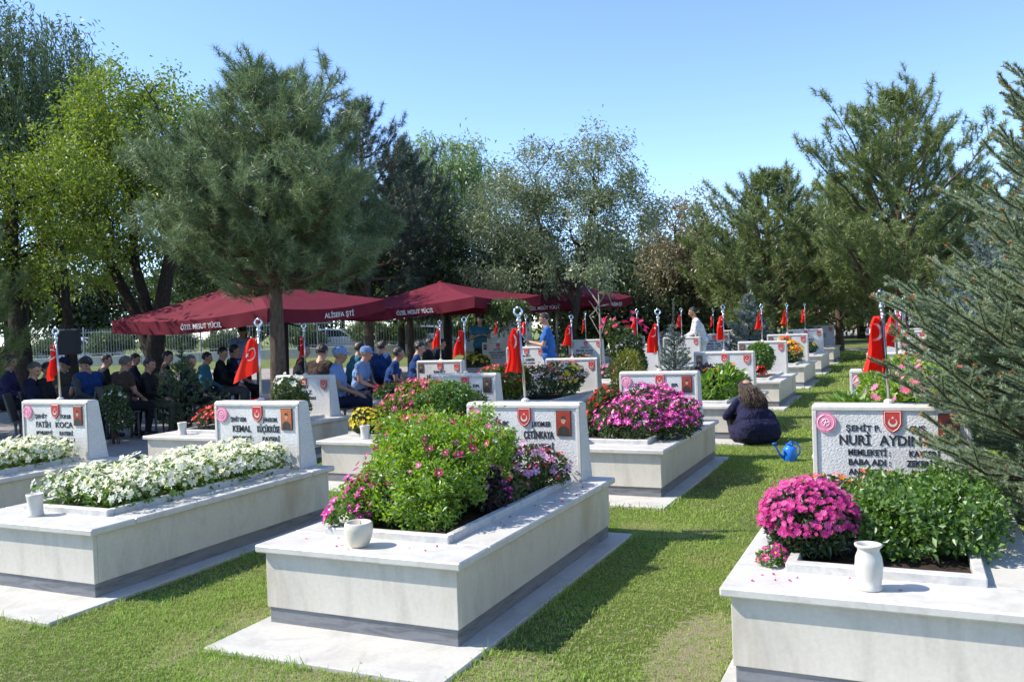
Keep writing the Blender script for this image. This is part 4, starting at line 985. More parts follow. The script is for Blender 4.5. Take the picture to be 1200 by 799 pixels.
broadleaf('willow_tree', 'pale green willow rising behind the second parasol', tfoot(522, 32), [(0, 0, 7.1, 1.7, 1.6, 1.4), (-.9, 0, 6.3, 1.4, 1.4, 1.3), (.9, .2, 6.4, 1.3, 1.3, 1.3), (0, 0, 5, 1.6, 1.5, 1.4)], [([(0, 0, 0), (.1, 0, 2.5), (0, 0, 6.2)], .25)], 150, 9000, .2, .05, 'leaf_lightwillow', 204, .5, hang=.8, strands=330, strand_len=2.0)
broadleaf('olive_tree', 'silvery leaved tree with leaning dark trunk right of the second parasol', tfoot(668, 23.5), [(-1.5, 0, 4.4, 1.5, 1.5, 1.3), (-.8, .1, 5.5, 1.1, 1.2, 1.0), (1.0, 0, 5.5, .85, .9, 1.25), (.2, 0, 4.0, 1.5, 1.4, 1.1), (1.6, .2, 4.1, 1.0, 1.1, 1.1), (-2.1, 0, 3.3, .9, 1.2, .9), (-.9, -.5, 2.9, 1.0, 1.0, .8)],
          [([(0, 0, 0), (.06, 0, 1.2), (.28, 0, 2.3), (.5, 0, 3.4), (.9, 0, 5.0)], .14), ([(.2, 0, 1.9), (-.5, 0, 3.2), (-1.0, .1, 4.8)], .1)], 520, 34000, .12, .034, 'leaf_silver', 205, .34, limbs=26, tw=.09)
broadleaf('elm_tree', 'half dry tree with brown twigs left of the sunlit pine', tfoot(812, 30), [(-.6, 0, 4.6, 1.1, 1.2, 1.0), (.5, 0, 4.9, 1.1, 1.2, .9), (0, 0, 3.2, 1.5, 1.4, 1.4), (-.9, 0, 2.9, 1.1, 1.2, 1.4), (.9, 0, 3.6, .9, 1, 1)],
          [([(-.5, 0, 0), (-.4, 0, 2.0), (-.5, 0, 4.4)], .13), ([(.2, 0, 0), (.2, .1, 2.0), (.5, 0, 4.6)], .12)], 300, 10500, .12, .055, 'leaf_dry', 206, .35, limbs=60, bark='twig_brown', tw=.07, strands=60, strand_len=1.5)
broadleaf('locust_tree', 'dark leafy tree between the parasols', tfoot(560, 27), [(0, 0, 3.4, 2.2, 1.6, 1.5), (1.5, 0, 3.0, 1.6, 1.4, 1.2), (-1.6, .2, 3.2, 1.5, 1.4, 1.3)], [([(0, 0, 0), (.1, 0, 1.8), (.2, 0, 3.6)], .18), ([(-1.3, .3, 0), (-1.2, .3, 2), (-1.4, .2, 3.3)], .14)], 260, 15000, .15, .075, 'leaf_dark', 207, .5)
broadleaf('locust_tree', 'dark leafy tree behind the first parasol trunks', tfoot(330, 27), [(0, 0, 4.2, 2.6, 1.8, 1.6), (-2.3, 0, 3.8, 1.8, 1.6, 1.4), (2.3, .2, 4.0, 1.6, 1.4, 1.4)], [([(0, 0, 0), (.1, 0, 1.8), (.2, 0, 4.0)], .2), ([(-1.6, .2, 0), (-1.7, .2, 2), (-2.0, .2, 3.8)], .16)], 280, 16000, .16, .08, 'leaf_dark', 208, .55)
# the wood behind: individual trees sharing a few crowns
def dense(name, label, loc, seed, mat, H, W, zb=.5):
    rg = np.random.default_rng(seed); lob = []
    for i in range(8):
        a = 2*math.pi*i/8; t = rg.uniform(.1, .75)
        lob.append((math.cos(a)*W*.5*(1-t*.5), math.sin(a)*W*.35, zb+(H-zb)*(.2+.62*t), W*rg.uniform(.36, .5), W*.36, (H-zb)*rg.uniform(.18, .28)))
    lob.append((0, 0, H*.78, W*.45, W*.4, H*.2))
    return broadleaf(name, label, loc, lob, [([(0, 0, 0), (.1, 0, H*.3), (0, 0, H*.7)], .18)], 260, 11000, .24, .13, mat, seed, .62, 'trees of the wood behind', limbs=10)
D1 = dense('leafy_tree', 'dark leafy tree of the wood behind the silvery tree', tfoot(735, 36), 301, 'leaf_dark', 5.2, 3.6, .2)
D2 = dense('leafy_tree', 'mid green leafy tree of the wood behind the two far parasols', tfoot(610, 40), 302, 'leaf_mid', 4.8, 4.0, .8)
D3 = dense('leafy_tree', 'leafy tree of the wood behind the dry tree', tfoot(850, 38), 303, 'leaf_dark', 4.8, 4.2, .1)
for src, px, d, s, rz, lab in ((D1, 800, 42, 1.0, 1, 'dark leafy tree seen through the dry brown twigs'), (D3, 920, 40, 1.0, 2, 'leafy tree filling the gap below the sunlit pine'), (D1, 1010, 44, 1.15, 3, 'leafy tree behind the tall open pine'),
                               (D3, 1100, 40, 1.1, 4, 'leafy tree between the tall pine and the right spruce'), (D1, 1190, 38, 1.1, 5, 'leafy tree behind the right spruce'), (D2, 470, 44, 1.1, 1.5, 'mid green leafy tree behind the dark slim pine'),
                               (D1, 690, 30, .72, 2.5, 'low dark tree behind the man in blue'), (D3, 770, 31, .72, 3.2, 'low dark bushy tree behind the pink roses'), (D2, 400, 58, 1.3, .4, 'leafy tree across the road between the parasols'),
                               (D2, 250, 60, 1.5, 2.2, 'leafy tree across the road behind the yellow green tree'), (D1, 120, 60, 1.3, 3.9, 'dark tree across the road behind the loudspeaker'), (D2, 10, 58, 1.5, 5.2, 'leafy tree across the road at the left edge'),
                               (D3, 560, 62, 1.3, 4.4, 'tree across the road between second parasol and pale house'), (D2, 1260, 45, 1.4, 1.1, 'leafy tree behind the spruce at the far right'), (D3, 330, 52, 1.1, .9, 'dark tree beside the road behind the pine trunk')):
    c = copy_tree(src); c.location = tfoot(px, d); c.rotation_euler = (0, 0, rz); c.scale = (s, s, s); c['label'] = lab
for px, d, s, rz, lab in ((60, 47.5, .34, .3, 'low bush by the fence left of the loudspeaker'), (130, 47.3, .38, 1.2, 'low bush by the fence between loudspeaker and first parasol'), (210, 47.6, .36, 2.4, 'low bush by the fence above the small spruce'),
                            (262, 47.4, .33, 3.1, 'low bush by the fence left of the crescent flag'), (350, 47.5, .38, 4.0, 'low bush by the fence right of the pine trunk'), (432, 47.2, .40, 5.1, 'low bush by the fence behind the capped men'), (475, 47.6, .36, .8, 'low bush by the fence left of the flags'), (548, 47.4, .40, 2.0, 'low bush by the fence behind the pansies')):
    c = copy_tree(D2); c.location = tfoot(px, d); c.rotation_euler = (0, 0, rz); c.scale = (s*1.2, s, s); c['label'] = lab; c['group'] = 'bushes along the fence'; c.name = 'fence_bush'; c['category'] = 'bush'
# little topiary and a young white stemmed tree by the man in blue
broadleaf('topiary_tree', 'small ball topiary on a thin stem left of the man in blue', tfoot(597, 19.5), [(0, 0, 1.85, .42, .42, .2)], [([(0, 0, 0), (.02, 0, .9), (0, 0, 1.75)], .03)], 60, 2600, .07, .04, 'leaf_mid', 401, .12, limbs=6, bark='bark_pale', tw=.03)
broadleaf('young_tree', 'young tree with thin white stem left of the pink roses', tfoot(703, 19), [(.1, 0, 2.5, .35, .3, .3), (-.35, 0, 2.6, .25, .2, .15)], [([(0, 0, 0), (.02, 0, 1.2), (0, 0, 2.4)], .03), ([(0, 0, 1.9), (-.35, 0, 2.4)], .02)], 40, 900, .09, .045, 'leaf_silver', 402, .15, limbs=6, bark='bark_pale', tw=.03)

broadleaf('elm_tree', 'leafy tree just outside the left edge shading the crowd', tfoot(-300, 13.5), [(0, 0, 4.4, 2.7, 2.5, 1.7), (-1.5, 0, 5.0, 2.0, 2.0, 1.5), (1.2, .8, 5.2, 2.0, 2.0, 1.5), (0, 0, 6.3, 2, 2, 1.2)], [([(0, 0, 0), (.1, 0, 2.0), (0, 0, 4.4)], .2)], 360, 30000, .14, .08, 'leaf_mid', 501, .5)
broadleaf('elm_tree', 'second leafy tree just outside the left edge behind the first', tfoot(-190, 19), [(0, 0, 4.6, 2.5, 2.2, 1.6), (1.4, 0, 5.0, 1.8, 1.8, 1.4), (-1.6, .4, 4.6, 1.8, 1.8, 1.3)], [([(0, 0, 0), (.1, 0, 2.0), (0, 0, 4.6)], .22)], 380, 32000, .15, .08, 'leaf_dark', 502, .5)
# ------------------------------------------------------------------ people
class Body:
    def __init__(s): s.p = []                    # (p0, p1, r0, r1, material, flatten)
    def cap(s, p0, p1, r0, r1, mat, fl=1.): s.p.append((np.array(p0, float), np.array(p1, float), r0, r1, mat, fl))
    def mesh(s, name, voxel, mats):
        V = []; Fc = []
        def ringcap(p0, p1, r0, r1, n=14):
            d = p1-p0; L = np.linalg.norm(d); d = d/L if L > 1e-6 else np.array([0, 0, 1.])
            a = np.cross(d, [0, 0, 1.] if abs(d[2]) < .9 else [1., 0, 0]); a /= np.linalg.norm(a); b = np.cross(d, a)
            rows = [(p0, r0, t) for t in np.linspace(-math.pi/2, 0, 5)]+[(p1, r1, t) for t in np.linspace(0, math.pi/2, 5)]
            o = len(V)
            for c, r, t in rows:
                rr = max(r*math.cos(t), 1e-4)
                for k in range(n):
                    q = 2*math.pi*k/n; V.append(tuple(c+d*r*math.sin(t)+rr*(math.cos(q)*a+math.sin(q)*b)))
            for i in range(len(rows)-1):
                for k in range(n): Fc.append((o+i*n+k, o+i*n+(k+1) % n, o+(i+1)*n+(k+1) % n, o+(i+1)*n+k))
            Fc.append(tuple(o+k for k in range(n-1, -1, -1))); Fc.append(tuple(o+(len(rows)-1)*n+k for k in range(n)))
        for p0, p1, r0, r1, m, fl in s.p: ringcap(p0, p1, r0, r1)
        me = bpy.data.meshes.new(name); me.from_pydata(V, [], Fc); me.update()
        o = bpy.data.objects.new(name, me); COL.objects.link(o)
        r = o.modifiers.new('r', 'REMESH'); r.mode = 'VOXEL'; r.voxel_size = voxel; r.use_smooth_shade = True
        q = o.modifiers.new('s', 'SMOOTH'); q.factor = .5; q.iterations = 3
        bpy.context.view_layer.update()
        out = bpy.data.meshes.new_from_object(o.evaluated_get(bpy.context.evaluated_depsgraph_get()))
        bpy.data.objects.remove(o); bpy.data.meshes.remove(me)
        out.materials.clear()
        for m in mats: out.materials.append(MAT[m])
        nf = len(out.polygons); C = np.empty(nf*3, np.float32); out.polygons.foreach_get('center', C); C = C.reshape(-1, 3)
        best = np.full(nf, 1e9); idx = np.zeros(nf, np.int32)
        for p0, p1, r0, r1, m, fl in s.p:
            d = p1-p0; L2 = d@d
            t = np.clip(((C-p0)@d)/L2, 0, 1) if L2 > 1e-9 else np.zeros(nf)
            dist = np.linalg.norm(C-(p0+t[:, None]*d), axis=1)-(r0+(r1-r0)*t)-(.0035 if m >= 4 else 0)
            k = dist < best; best[k] = dist[k]; idx[k] = m
        out.polygons.foreach_set('material_index', idx); out.polygons.foreach_set('use_smooth', np.ones(nf, bool)); out.name = name; out.update()
        return out
# material slots: 0 skin 1 top 2 trousers 3 shoes 4 eyes 5 lips
def hand(B, w, d, up, sgn, curl=.6):
    w = np.array(w, float); d = unit(np.array(d, float)); up = unit(np.array(up, float)); s = np.cross(d, up)*sgn
    pc = w+d*.05; B.cap(w, w+d*.04, .024, .03, 0); B.cap(pc-s*.02, pc+s*.022, .024, .022, 0)
    for i, (o, l) in enumerate(((-.03, .072), (-.010, .082), (.011, .076), (.03, .06))):
        b = w+d*.085+s*o; k = b+d*l*.5-up*.01; t = k+(d*(1-curl)-up*curl)*l*.5
        B.cap(b-d*.02, k, .0095, .009, 0); B.cap(k, t, .009, .0075, 0)
    b = w+d*.03-s*.03; B.cap(b, b+d*.035-s*.022, .0115, .01, 0); B.cap(b+d*.035-s*.022, b+d*.065-s*.022-up*.012, .01, .008, 0)
def head(B, c, f, up=(0, 0, 1), skin=0):
    c = np.array(c, float); f = unit(np.array(f, float)); u = np.array(up, float); u = unit(u-f*(u@f)); s = np.cross(f, u)
    B.cap(c+u*.035-f*.015, c+u*.03+f*.012, .088, .084, skin); B.cap(c-u*.01+f*.02, c-u*.065+f*.035, .072, .05, skin)
    B.cap(c-u*.085+f*.05, c-u*.085+f*.06, .03, .024, skin)               # chin
    B.cap(c+u*.018+f*.09, c-u*.03+f*.108, .012, .017, skin)             # nose
    B.cap(c+u*.03+f*.082-s*.045, c+u*.03+f*.082+s*.045, .015, .015, skin)  # brow
    for q in (-1, 1):
        B.cap(c+u*.010+f*.084+s*q*.031, c+u*.010+f*.084+s*q*.036, .006, .006, 4)
        B.cap(c-u*.02+f*.07+s*q*.04, c-u*.035+f*.065+s*q*.04, .022, .02, skin)
        B.cap(c+u*.015-f*.005+s*q*.088, c-u*.025-f*.002+s*q*.082, .018, .013, skin)
    B.cap(c-u*.055+f*.087-s*.018, c-u*.055+f*.087+s*.018, .009, .009, 5)
    return c, f, u, s
def torso(B, pel, ch, nk, sw, hw, hd):
    pel, ch, nk = map(lambda a: np.array(a, float), (pel, ch, nk)); x = np.array([1., 0, 0])
    B.cap(pel-x*hw*.55, pel+x*hw*.55, .125, .125, 2)
    mid = pel*.55+ch*.45
    B.cap(mid-x*.07, mid+x*.07, .125, .125, 1); B.cap(ch-x*.09, ch+x*.09, .13, .13, 1); B.cap(mid, ch, .14, .14, 1)
    sh = nk-np.array([0, 0, .06]); B.cap(sh-x*sw*.8, sh+x*sw*.8, .07, .07, 1); B.cap(ch-x*.09, sh-x*sw*.6, .12, .075, 1); B.cap(ch+x*.09, sh+x*sw*.6, .12, .075, 1)
    hc = np.array(hd, float); B.cap(nk-np.array([0, 0, .04]), hc-np.array([0, 0, .06]), .064, .058, 0)
def arm(B, sh, el, wr, sleeve=.5, curl=.6, sgn=1, up=(0, 0, 1)):
    sh, el, wr = (np.array(a, float) for a in (sh, el, wr)); m = sh+(el-sh)*(sleeve if sleeve < 1 else 1)
    B.cap(sh, m, .062, .054, 1)
    if sleeve < 1: B.cap(m, el, .046, .04, 0)
    fm = 1 if sleeve >= 2 else 0
    B.cap(el, wr+(el-wr)*.1, .045 if fm else .04, .034 if fm else .028, fm)
    hand(B, wr, wr-el, up, sgn, curl)
def leg(B, hip, kn, an, toe=(0, .16, -.05), r=1.):
    hip, kn, an = (np.array(a, float) for a in (hip, kn, an))
    B.cap(hip, kn, .098*r, .064*r, 2); B.cap(kn, kn+(an-kn)*.4, .064*r, .06*r, 2); B.cap(kn+(an-kn)*.4, an, .06*r, .05*r, 2)
    t = an+np.array(toe); B.cap(an+np.array([0, -.03, -.035]), t, .045, .036, 3)
def hair_mesh(c, f, u, s, long=0, seed=0, mat='hair_black'):
    """scalp shell made of overlapping locks"""
    rg = np.random.default_rng(seed); B = MB()
    if not long:                               # a close cap of hair, uneven, lower at the back
        n, m = 26, 13; vs = []
        for i in range(m+1):
            ph = math.radians(128)*i/m
            for k in range(n):
                th = 2*math.pi*k/n; d = math.cos(ph)*u+math.sin(ph)*(math.cos(th)*s+math.sin(th)*f)
                lim = .34+.1*math.sin(th*7+seed) if d@f > .3 else (-.12 if d@f > -.15 else -.52)
                r = .099+rg.normal(0, .003)
                if d@u < lim-.02: r = .083
                vs.append(c+u*.028-f*.004+d*r)
        fs = [(i*n+k, i*n+(k+1) % n, (i+1)*n+(k+1) % n, (i+1)*n+k) for i in range(m) for k in range(n)]
        B.add(vs, fs); return B
    for i in range(2400):
        th = rg.uniform(0, 2*math.pi); ph = rg.uniform(0, 1.75)
        d = math.cos(ph)*(u*.95-f*.25)+math.sin(ph)*(math.cos(th)*s+math.sin(th)*f*(-1 if math.sin(th) > .25 and ph > .75 else 1)); d = unit(d)
        if d@f > .45 and d@u < .55: continue
        if d@u < -.2: continue
        p = c+u*.035+d*np.array(.094)
        if not long:
            t = unit(np.cross(d, rg.normal(size=3)))-u*.4; B.tube([p-t*.014, p+d*.008, p+t*.02], [.014, .017, .009], 5)
        else:
            out = unit(d-u*(d@u)+1e-6); q = p+out*.02-u*.06; L = rg.uniform(.6, 1.)*long
            e = c-f*(.10+rg.uniform(-.02, .06))+s*rg.normal(0, .055)-u*L+out*.02
            m1 = q*.6+e*.4+out*.03+rg.normal(size=3)*.012
            B.tube([p, q, m1, e+rg.normal(size=3)*.012, e-u*.05+rg.normal(size=3)*.02], [.0025, .0032, .003, .002, .0008], 3)
    return B
def cap_mesh(c, f, u, s):
    B = MB(); V = []; n = 16
    prof = [(.099, .03), (.1, .06), (.092, .095), (.06, .125), (.015, .135)]
    vs = []; fs = []
    for r, z in prof:
        for k in range(n): t = 2*math.pi*k/n; vs.append(c+u*z+r*(math.cos(t)*s+math.sin(t)*f*1.08))
    for i in range(len(prof)-1):
        for k in range(n): fs.append((i*n+k, i*n+(k+1) % n, (i+1)*n+(k+1) % n, (i+1)*n+k))
    fs.append(tuple((len(prof)-1)*n+k for k in range(n))); B.add(vs, fs)
    a = [c+u*.036+.099*(math.cos(t)*s+math.sin(t)*f*1.08) for t in np.linspace(.5, math.pi-.5, 9)]
    b = [c+u*.022+.16*(math.cos(t)*s*.8+math.sin(t)*f*1.15) for t in np.linspace(.5, math.pi-.5, 9)]
    vs = [p for p in a]+[p for p in b]+[p-u*.006 for p in a]+[p-u*.006 for p in b]
    B.add(vs, [(i, i+1, 10+i, 9+i) for i in range(8)]+[(18+i, 27+i, 28+i, 19+i) for i in range(8)]+[(9+i, 10+i, 28+i, 27+i) for i in range(8)])
    return B
def seated(variant):
    rg = np.random.default_rng(900+variant); B = Body(); ln = rg.uniform(-.02, .14); tw = rg.uniform(-.06, .06)
    pel = (0, 0, .53); ch = (tw*.5, .02+ln*.6, .86); nk = (tw, .02+ln, 1.07); hc = (tw, .07+ln*1.2, 1.20)
    torso(B, pel, ch, nk, .2, .16, hc); f = unit(np.array([rg.uniform(-.6, .6), 1, rg.uniform(-.35, .05)])); H = head(B, hc, f)
    for q in (-1, 1):
        leg(B, (q*.1, .02, .52), (q*(.13+rg.uniform(0, .05)), .44, .51), (q*.13, .42+rg.uniform(-.05, .06), .09))
        arm(B, (q*.2+tw, .01+ln, 1.0), (q*.25, .08+ln*.5, .75), (q*(.06 if variant % 2 else .13), .33, .62), .5 if variant in (1, 3, 4) else 2, .8, q)
    return B, H
mats0 = ['skin', 'cloth_blue_shirt', 'cloth_black', 'shoe_black', 'eye_dark', 'lip']
PROTO = []
for v in range(5):
    B, H = seated(v); me = B.mesh('body', .016, mats0); hm = hair_mesh(*H, 0, v).mesh('hair', [MAT['hair_black']]); cm = cap_mesh(*H).mesh('cap', [MAT['cloth_light_blue']], True); PROTO.append((me, hm, cm))
def person_from(proto, label, loc, rz, top, bottom, skin='skin', hair='hair_black', cap=None, group=None, scale=1.):
    e = empty('person', label, 'person', loc, rz, group, scale)
    o = link('body', proto[0], e)
    for i, m in ((0, skin), (1, 'cloth_'+top), (2, 'cloth_'+bottom)):
        o.material_slots[i].link = 'OBJECT'; o.material_slots[i].material = MAT[m]
    if cap: h = link('cap', proto[2], e); h.material_slots[0].link = 'OBJECT'; h.material_slots[0].material = MAT['cloth_'+cap]
    else: h = link('hair', proto[1], e); h.material_slots[0].link = 'OBJECT'; h.material_slots[0].material = MAT[hair]
    return e
def chair_meshes():
    out = {}
    m = MB(); m.box(-.22, .22, -.2, .24, .415, .44, b=.01); out['seat'] = m.mesh('seat', MAT['chair_plastic'])
    m = MB(); m.hexa([(-.21, -.2, .44), (.21, -.2, .44), (.21, -.225, .44), (-.21, -.225, .44), (-.2, -.3, .84), (.2, -.3, .84), (.2, -.325, .84), (-.2, -.325, .84)]); out['backrest'] = m.mesh('backrest', MAT['chair_plastic'])
    m = MB(); m.tube([(0, 0, 0), (0, 0, .416)], [.014, .019], 8); out['leg'] = m.mesh('leg', MAT['chair_plastic'], True)
    return out
CH = chair_meshes()
def chair(label, loc, rz):
    e = empty('chair', label, 'chair', loc, rz, 'chairs under the parasols'); link('seat', CH['seat'], e); link('backrest', CH['backrest'], e)
    for x, y in ((-.19, -.17), (.19, -.17), (-.19, .2), (.19, .2)): o = link('leg', CH['leg'], e); o.location = (x, y, 0)
R90 = -.85
# (pixel column, distance, heading, variant, top, trousers, cap, hair, words)
CROWD = [(30, 12.6, R90, 0, 'navy', 'black', None, 'hair_grey', 'grey haired man in navy jacket left of the far left flag'),
 (52, 13.4, R90+.2, 2, 'black', 'grey', None, 'hair_black', 'man in black jacket just left of the far left flag'),
 (88, 12.9, R90-.3, 0, 'grey', 'black', None, 'hair_black', 'man in grey jacket just right of the far left flag'),
 (104, 13.6, R90+2.6, 3, 'blue_shirt', 'jeans', None, 'hair_black', 'man in blue shirt facing the camera by the far left flag'),
 (120, 15.2, R90, 2, 'black', 'black', None, 'hair_black', 'man in black below the loudspeaker and left of the parasol corner'),
 (137, 14.4, R90+.4, 4, 'brown', 'black', None, 'hair_grey', 'man in brown shirt behind the dark rose shrub'),
 (152, 16.0, R90, 0, 'navy', 'navy', None, 'hair_black', 'man in dark navy under the left parasol corner'),
 (170, 15.0, R90-.2, 2, 'black', 'olive', None, 'hair_black', 'man in black jacket left of the small dark spruce'),
 (8, 14.6, R90+.1, 2, 'plum', 'black', None, 'hair_black', 'person in plum jacket cut by the left frame edge'),
 (68, 15.6, R90, 4, 'olive', 'black', 'navy', 'hair_black', 'man in dark cap behind the far left flag'),
 (192, 16.6, R90+.3, 0, 'black', 'black', None, 'hair_black', 'man in black behind the small dark spruce'),
 (236, 16.2, R90, 2, 'teal', 'black', None, 'hair_black', 'man in dark teal jacket right of the small dark spruce'),
 (257, 15.6, R90-.3, 0, 'black', 'grey', None, 'hair_black', 'man in black left of the crescent flag'),
 (272, 16.8, R90+.2, 3, 'navy', 'black', None, 'hair_black', 'man in navy shirt left of the crescent flag'),
 (222, 14.8, R90, 2, 'navy', 'black', None, 'hair_grey', 'grey haired man in navy above the red salvia'),
 (345, 15.4, R90+.2, 2, 'black', 'black', None, 'hair_black', 'man in black right of the big pine trunk'),
 (372, 14.6, R90+.5, 4, 'brown', 'black', None, 'hair_black', 'man in brown shirt just left of the capped men'),
 (392, 13.7, R90-.5, 3, 'light_blue', 'navy', 'light_blue', 'hair_black', 'man in pale blue shirt and cap right of the shaded headstone'),
 (421, 14.1, R90-.3, 1, 'light_blue', 'navy', 'light_blue', 'hair_black', 'right one of the two men in pale blue caps'),
 (407, 15.6, R90, 1, 'teal', 'black', None, 'hair_black', 'man in teal shirt between the two pale blue caps'),
 (440, 16.0, R90+.3, 3, 'blue_shirt', 'black', None, 'hair_black', 'man in blue shirt right of the capped men'),
 (458, 15.2, R90-.2, 1, 'blue_shirt', 'navy', None, 'hair_black', 'man in blue shirt above the red petunia bush'),
 (480, 16.6, R90+.1, 4, 'blue_shirt', 'grey', None, 'hair_black', 'man in blue shirt left of the small portrait headstone'),
 (497, 18.6, R90, 0, 'black', 'black', None, 'hair_black', 'dark figure behind the small portrait headstone'),
 (511, 19.6, R90+.3, 2, 'navy', 'black', None, 'hair_black', 'navy figure behind the flag on the small portrait headstone')]
for i, (px, d, rz, v, top, bot, cp, hr, words) in enumerate(CROWD):
    x, y, z = gat(px+random.Random(i).uniform(-5, 5), d+random.Random(i+50).uniform(-.9, 1.0))
    z = z+.008
    person_from(PROTO[v], 'seated '+words, (x, y, z), rz+random.Random(i+99).uniform(-.35, .35), top, bot, ('skin', 'skin_tan')[i % 2], hr, cp, 'people seated under the parasols', random.Random(i+7).uniform(.93, 1.04))
    chair('dark chair under the '+words, (x, y, z), rz)
# standing figures
def standing(read=False, bend=0.):
    B = Body(); ch = (0, .03+bend*.5, 1.25); nk = (0, .02+bend, 1.47); hc = (0, .06+bend*1.2, 1.62)
    torso(B, (0, 0, .95), ch, nk, .2, .16, hc); H = head(B, hc, (0, 1, -.35 if read else -.15))
    B.cap((-.09, 0, .93), (.09, 0, .93), .135, .135, 1)
    for q in (-1, 1):
        leg(B, (q*.095, 0, .92), (q*.11, .03, .5), (q*.115, -.02, .09))
        if read: arm(B, (q*.21, .02+bend, 1.4), (q*.25, .10+bend, 1.13), (q*.09, .36+bend, 1.20), .6, .5, q)
        else: arm(B, (q*.21, .02+bend, 1.4), (q*.25, .08+bend, 1.13), (q*.15, .30+bend, 1.02), 2, .5, q)
    return B, H
B, H = standing(True); ST1 = (B.mesh('body', .012, mats0), hair_mesh(*H, 0, 50).mesh('hair', [MAT['hair_black']]), None)
B, H = standing(False, .12); ST2 = (B.mesh('body', .014, mats0), hair_mesh(*H, 0, 51).mesh('hair', [MAT['hair_black']]), cap_mesh(*H).mesh('cap', [MAT['cloth_white']], True))
x, y, z = gat(643, 16.6); face_left = math.pi/2-YAW*0+.35
MANP = (x, y, z)
person_from(ST1, 'man in blue polo shirt and jeans standing among the graves reading from a dark folder', MANP, face_left, 'polo_blue', 'jeans', 'skin', 'hair_black', scale=1.0)
def folder():
    e = empty('folder', 'dark folder held open by the man in the blue polo shirt', 'folder', MANP, face_left)
    m = MB(); m.hexa([(-.13, .43, 1.19), (-.002, .40, 1.18), (-.002, .52, 1.36), (-.13, .54, 1.37), (-.13, .425, 1.2), (-.002, .395, 1.19), (-.002, .515, 1.37), (-.13, .535, 1.38)])
    m.hexa([(.002, .40, 1.18), (.13, .43, 1.19), (.13, .54, 1.37), (.002, .52, 1.36), (.002, .395, 1.19), (.13, .425, 1.2), (.13, .535, 1.38), (.002, .515, 1.37)]); m.build('cover', MAT['cloth_black'], e)
    m = MB(); m.hexa([(-.115, .42, 1.203), (-.012, .395, 1.195), (-.012, .508, 1.36), (-.115, .525, 1.368), (-.115, .417, 1.207), (-.012, .392, 1.199), (-.012, .505, 1.364), (-.115, .522, 1.372)]); m.build('paper', MAT['cloth_white'], e)
folder()
person_from(ST2, 'man in white shirt bending over a far grave between the flags', gat(823, 21.3), face_left, 'white', 'white', 'skin_tan')
person_from(ST2, 'far person in yellow vest behind the orange flowers', gat(922, 33), face_left-1, 'yellow', 'jeans', 'skin_tan')
person_from(ST2, 'far person in white behind the last headstones of the aisle', gat(951, 36), face_left+1.2, 'white', 'grey', 'skin')
person_from(ST1, 'standing person in dark teal between the two parasols, far back', gat(563, 25), face_left+1.8, 'teal', 'black', 'skin_tan')
person_from(ST2, 'standing person in pale blue behind the crescent flag', gat(281, 18.6), face_left-1.5, 'light_blue', 'black', 'skin_tan')
# the crouching woman
def woman():
    x, y, z = at(888, 521); B = Body(); z = 0.02
    rz = math.radians(38)
    pel = (0, 0, .15); ch = (0, .12, .42); nk = (0, .19, .6); hc = (0, .27, .70)
    torso(B, pel, ch, nk, .19, .18, hc); H = head(B, hc, (0, .9, -.55))
    B.cap((-.17, -.02, .14), (.17, -.02, .14), .15, .15, 1); B.cap((-.12, .02, .3), (.12, .02, .3), .16, .16, 1); B.cap((-.14, -.04, .2), (.14, -.04, .2), .16, .16, 1); B.cap((0, .06, .36), (0, .13, .5), .19, .14, 1)     # long loose coat
    B.cap((-.2, .1, .12), (-.14, .34, .16), .13, .1, 1); B.cap((.2, .1, .12), (.14, .34, .16), .13, .1, 1)
    for q in (-1, 1):
        leg(B, (q*.12, .05, .16), (q*.17, .42, .36), (q*.15, .36, .08), r=1.1)
        arm(B, (q*.19, .17, .53), (q*.29, .30, .34), (q*.12, .5, .42), 2, .5, q)
    me = B.mesh('body', .013, ['skin', 'cloth_coat_navy', 'cloth_black', 'shoe_black', 'eye_dark', 'lip'])
    e = empty('person', 'woman in dark navy coat with long brown hair crouching on the grass by a grave', 'person', (x, y, z), rz, None, .93)
    link('body', me, e)
    hm = hair_mesh(*H, .34, 77); m, nt, o = nodes('hair_streaked'); g = nt.nodes.new('ShaderNodeNewGeometry')
    pbr('hair_streaked', ramp(nt, g.outputs['Random Per Island'], [(0, (.02, .013, .009)), (.6, (.06, .037, .023)), (.88, (.12, .08, .05)), (1, (.28, .2, .13))]), .45, 0, .5, None, nt, o)
    link('hair', hm.mesh('hair', [MAT['hair_streaked']], True), e)
woman()

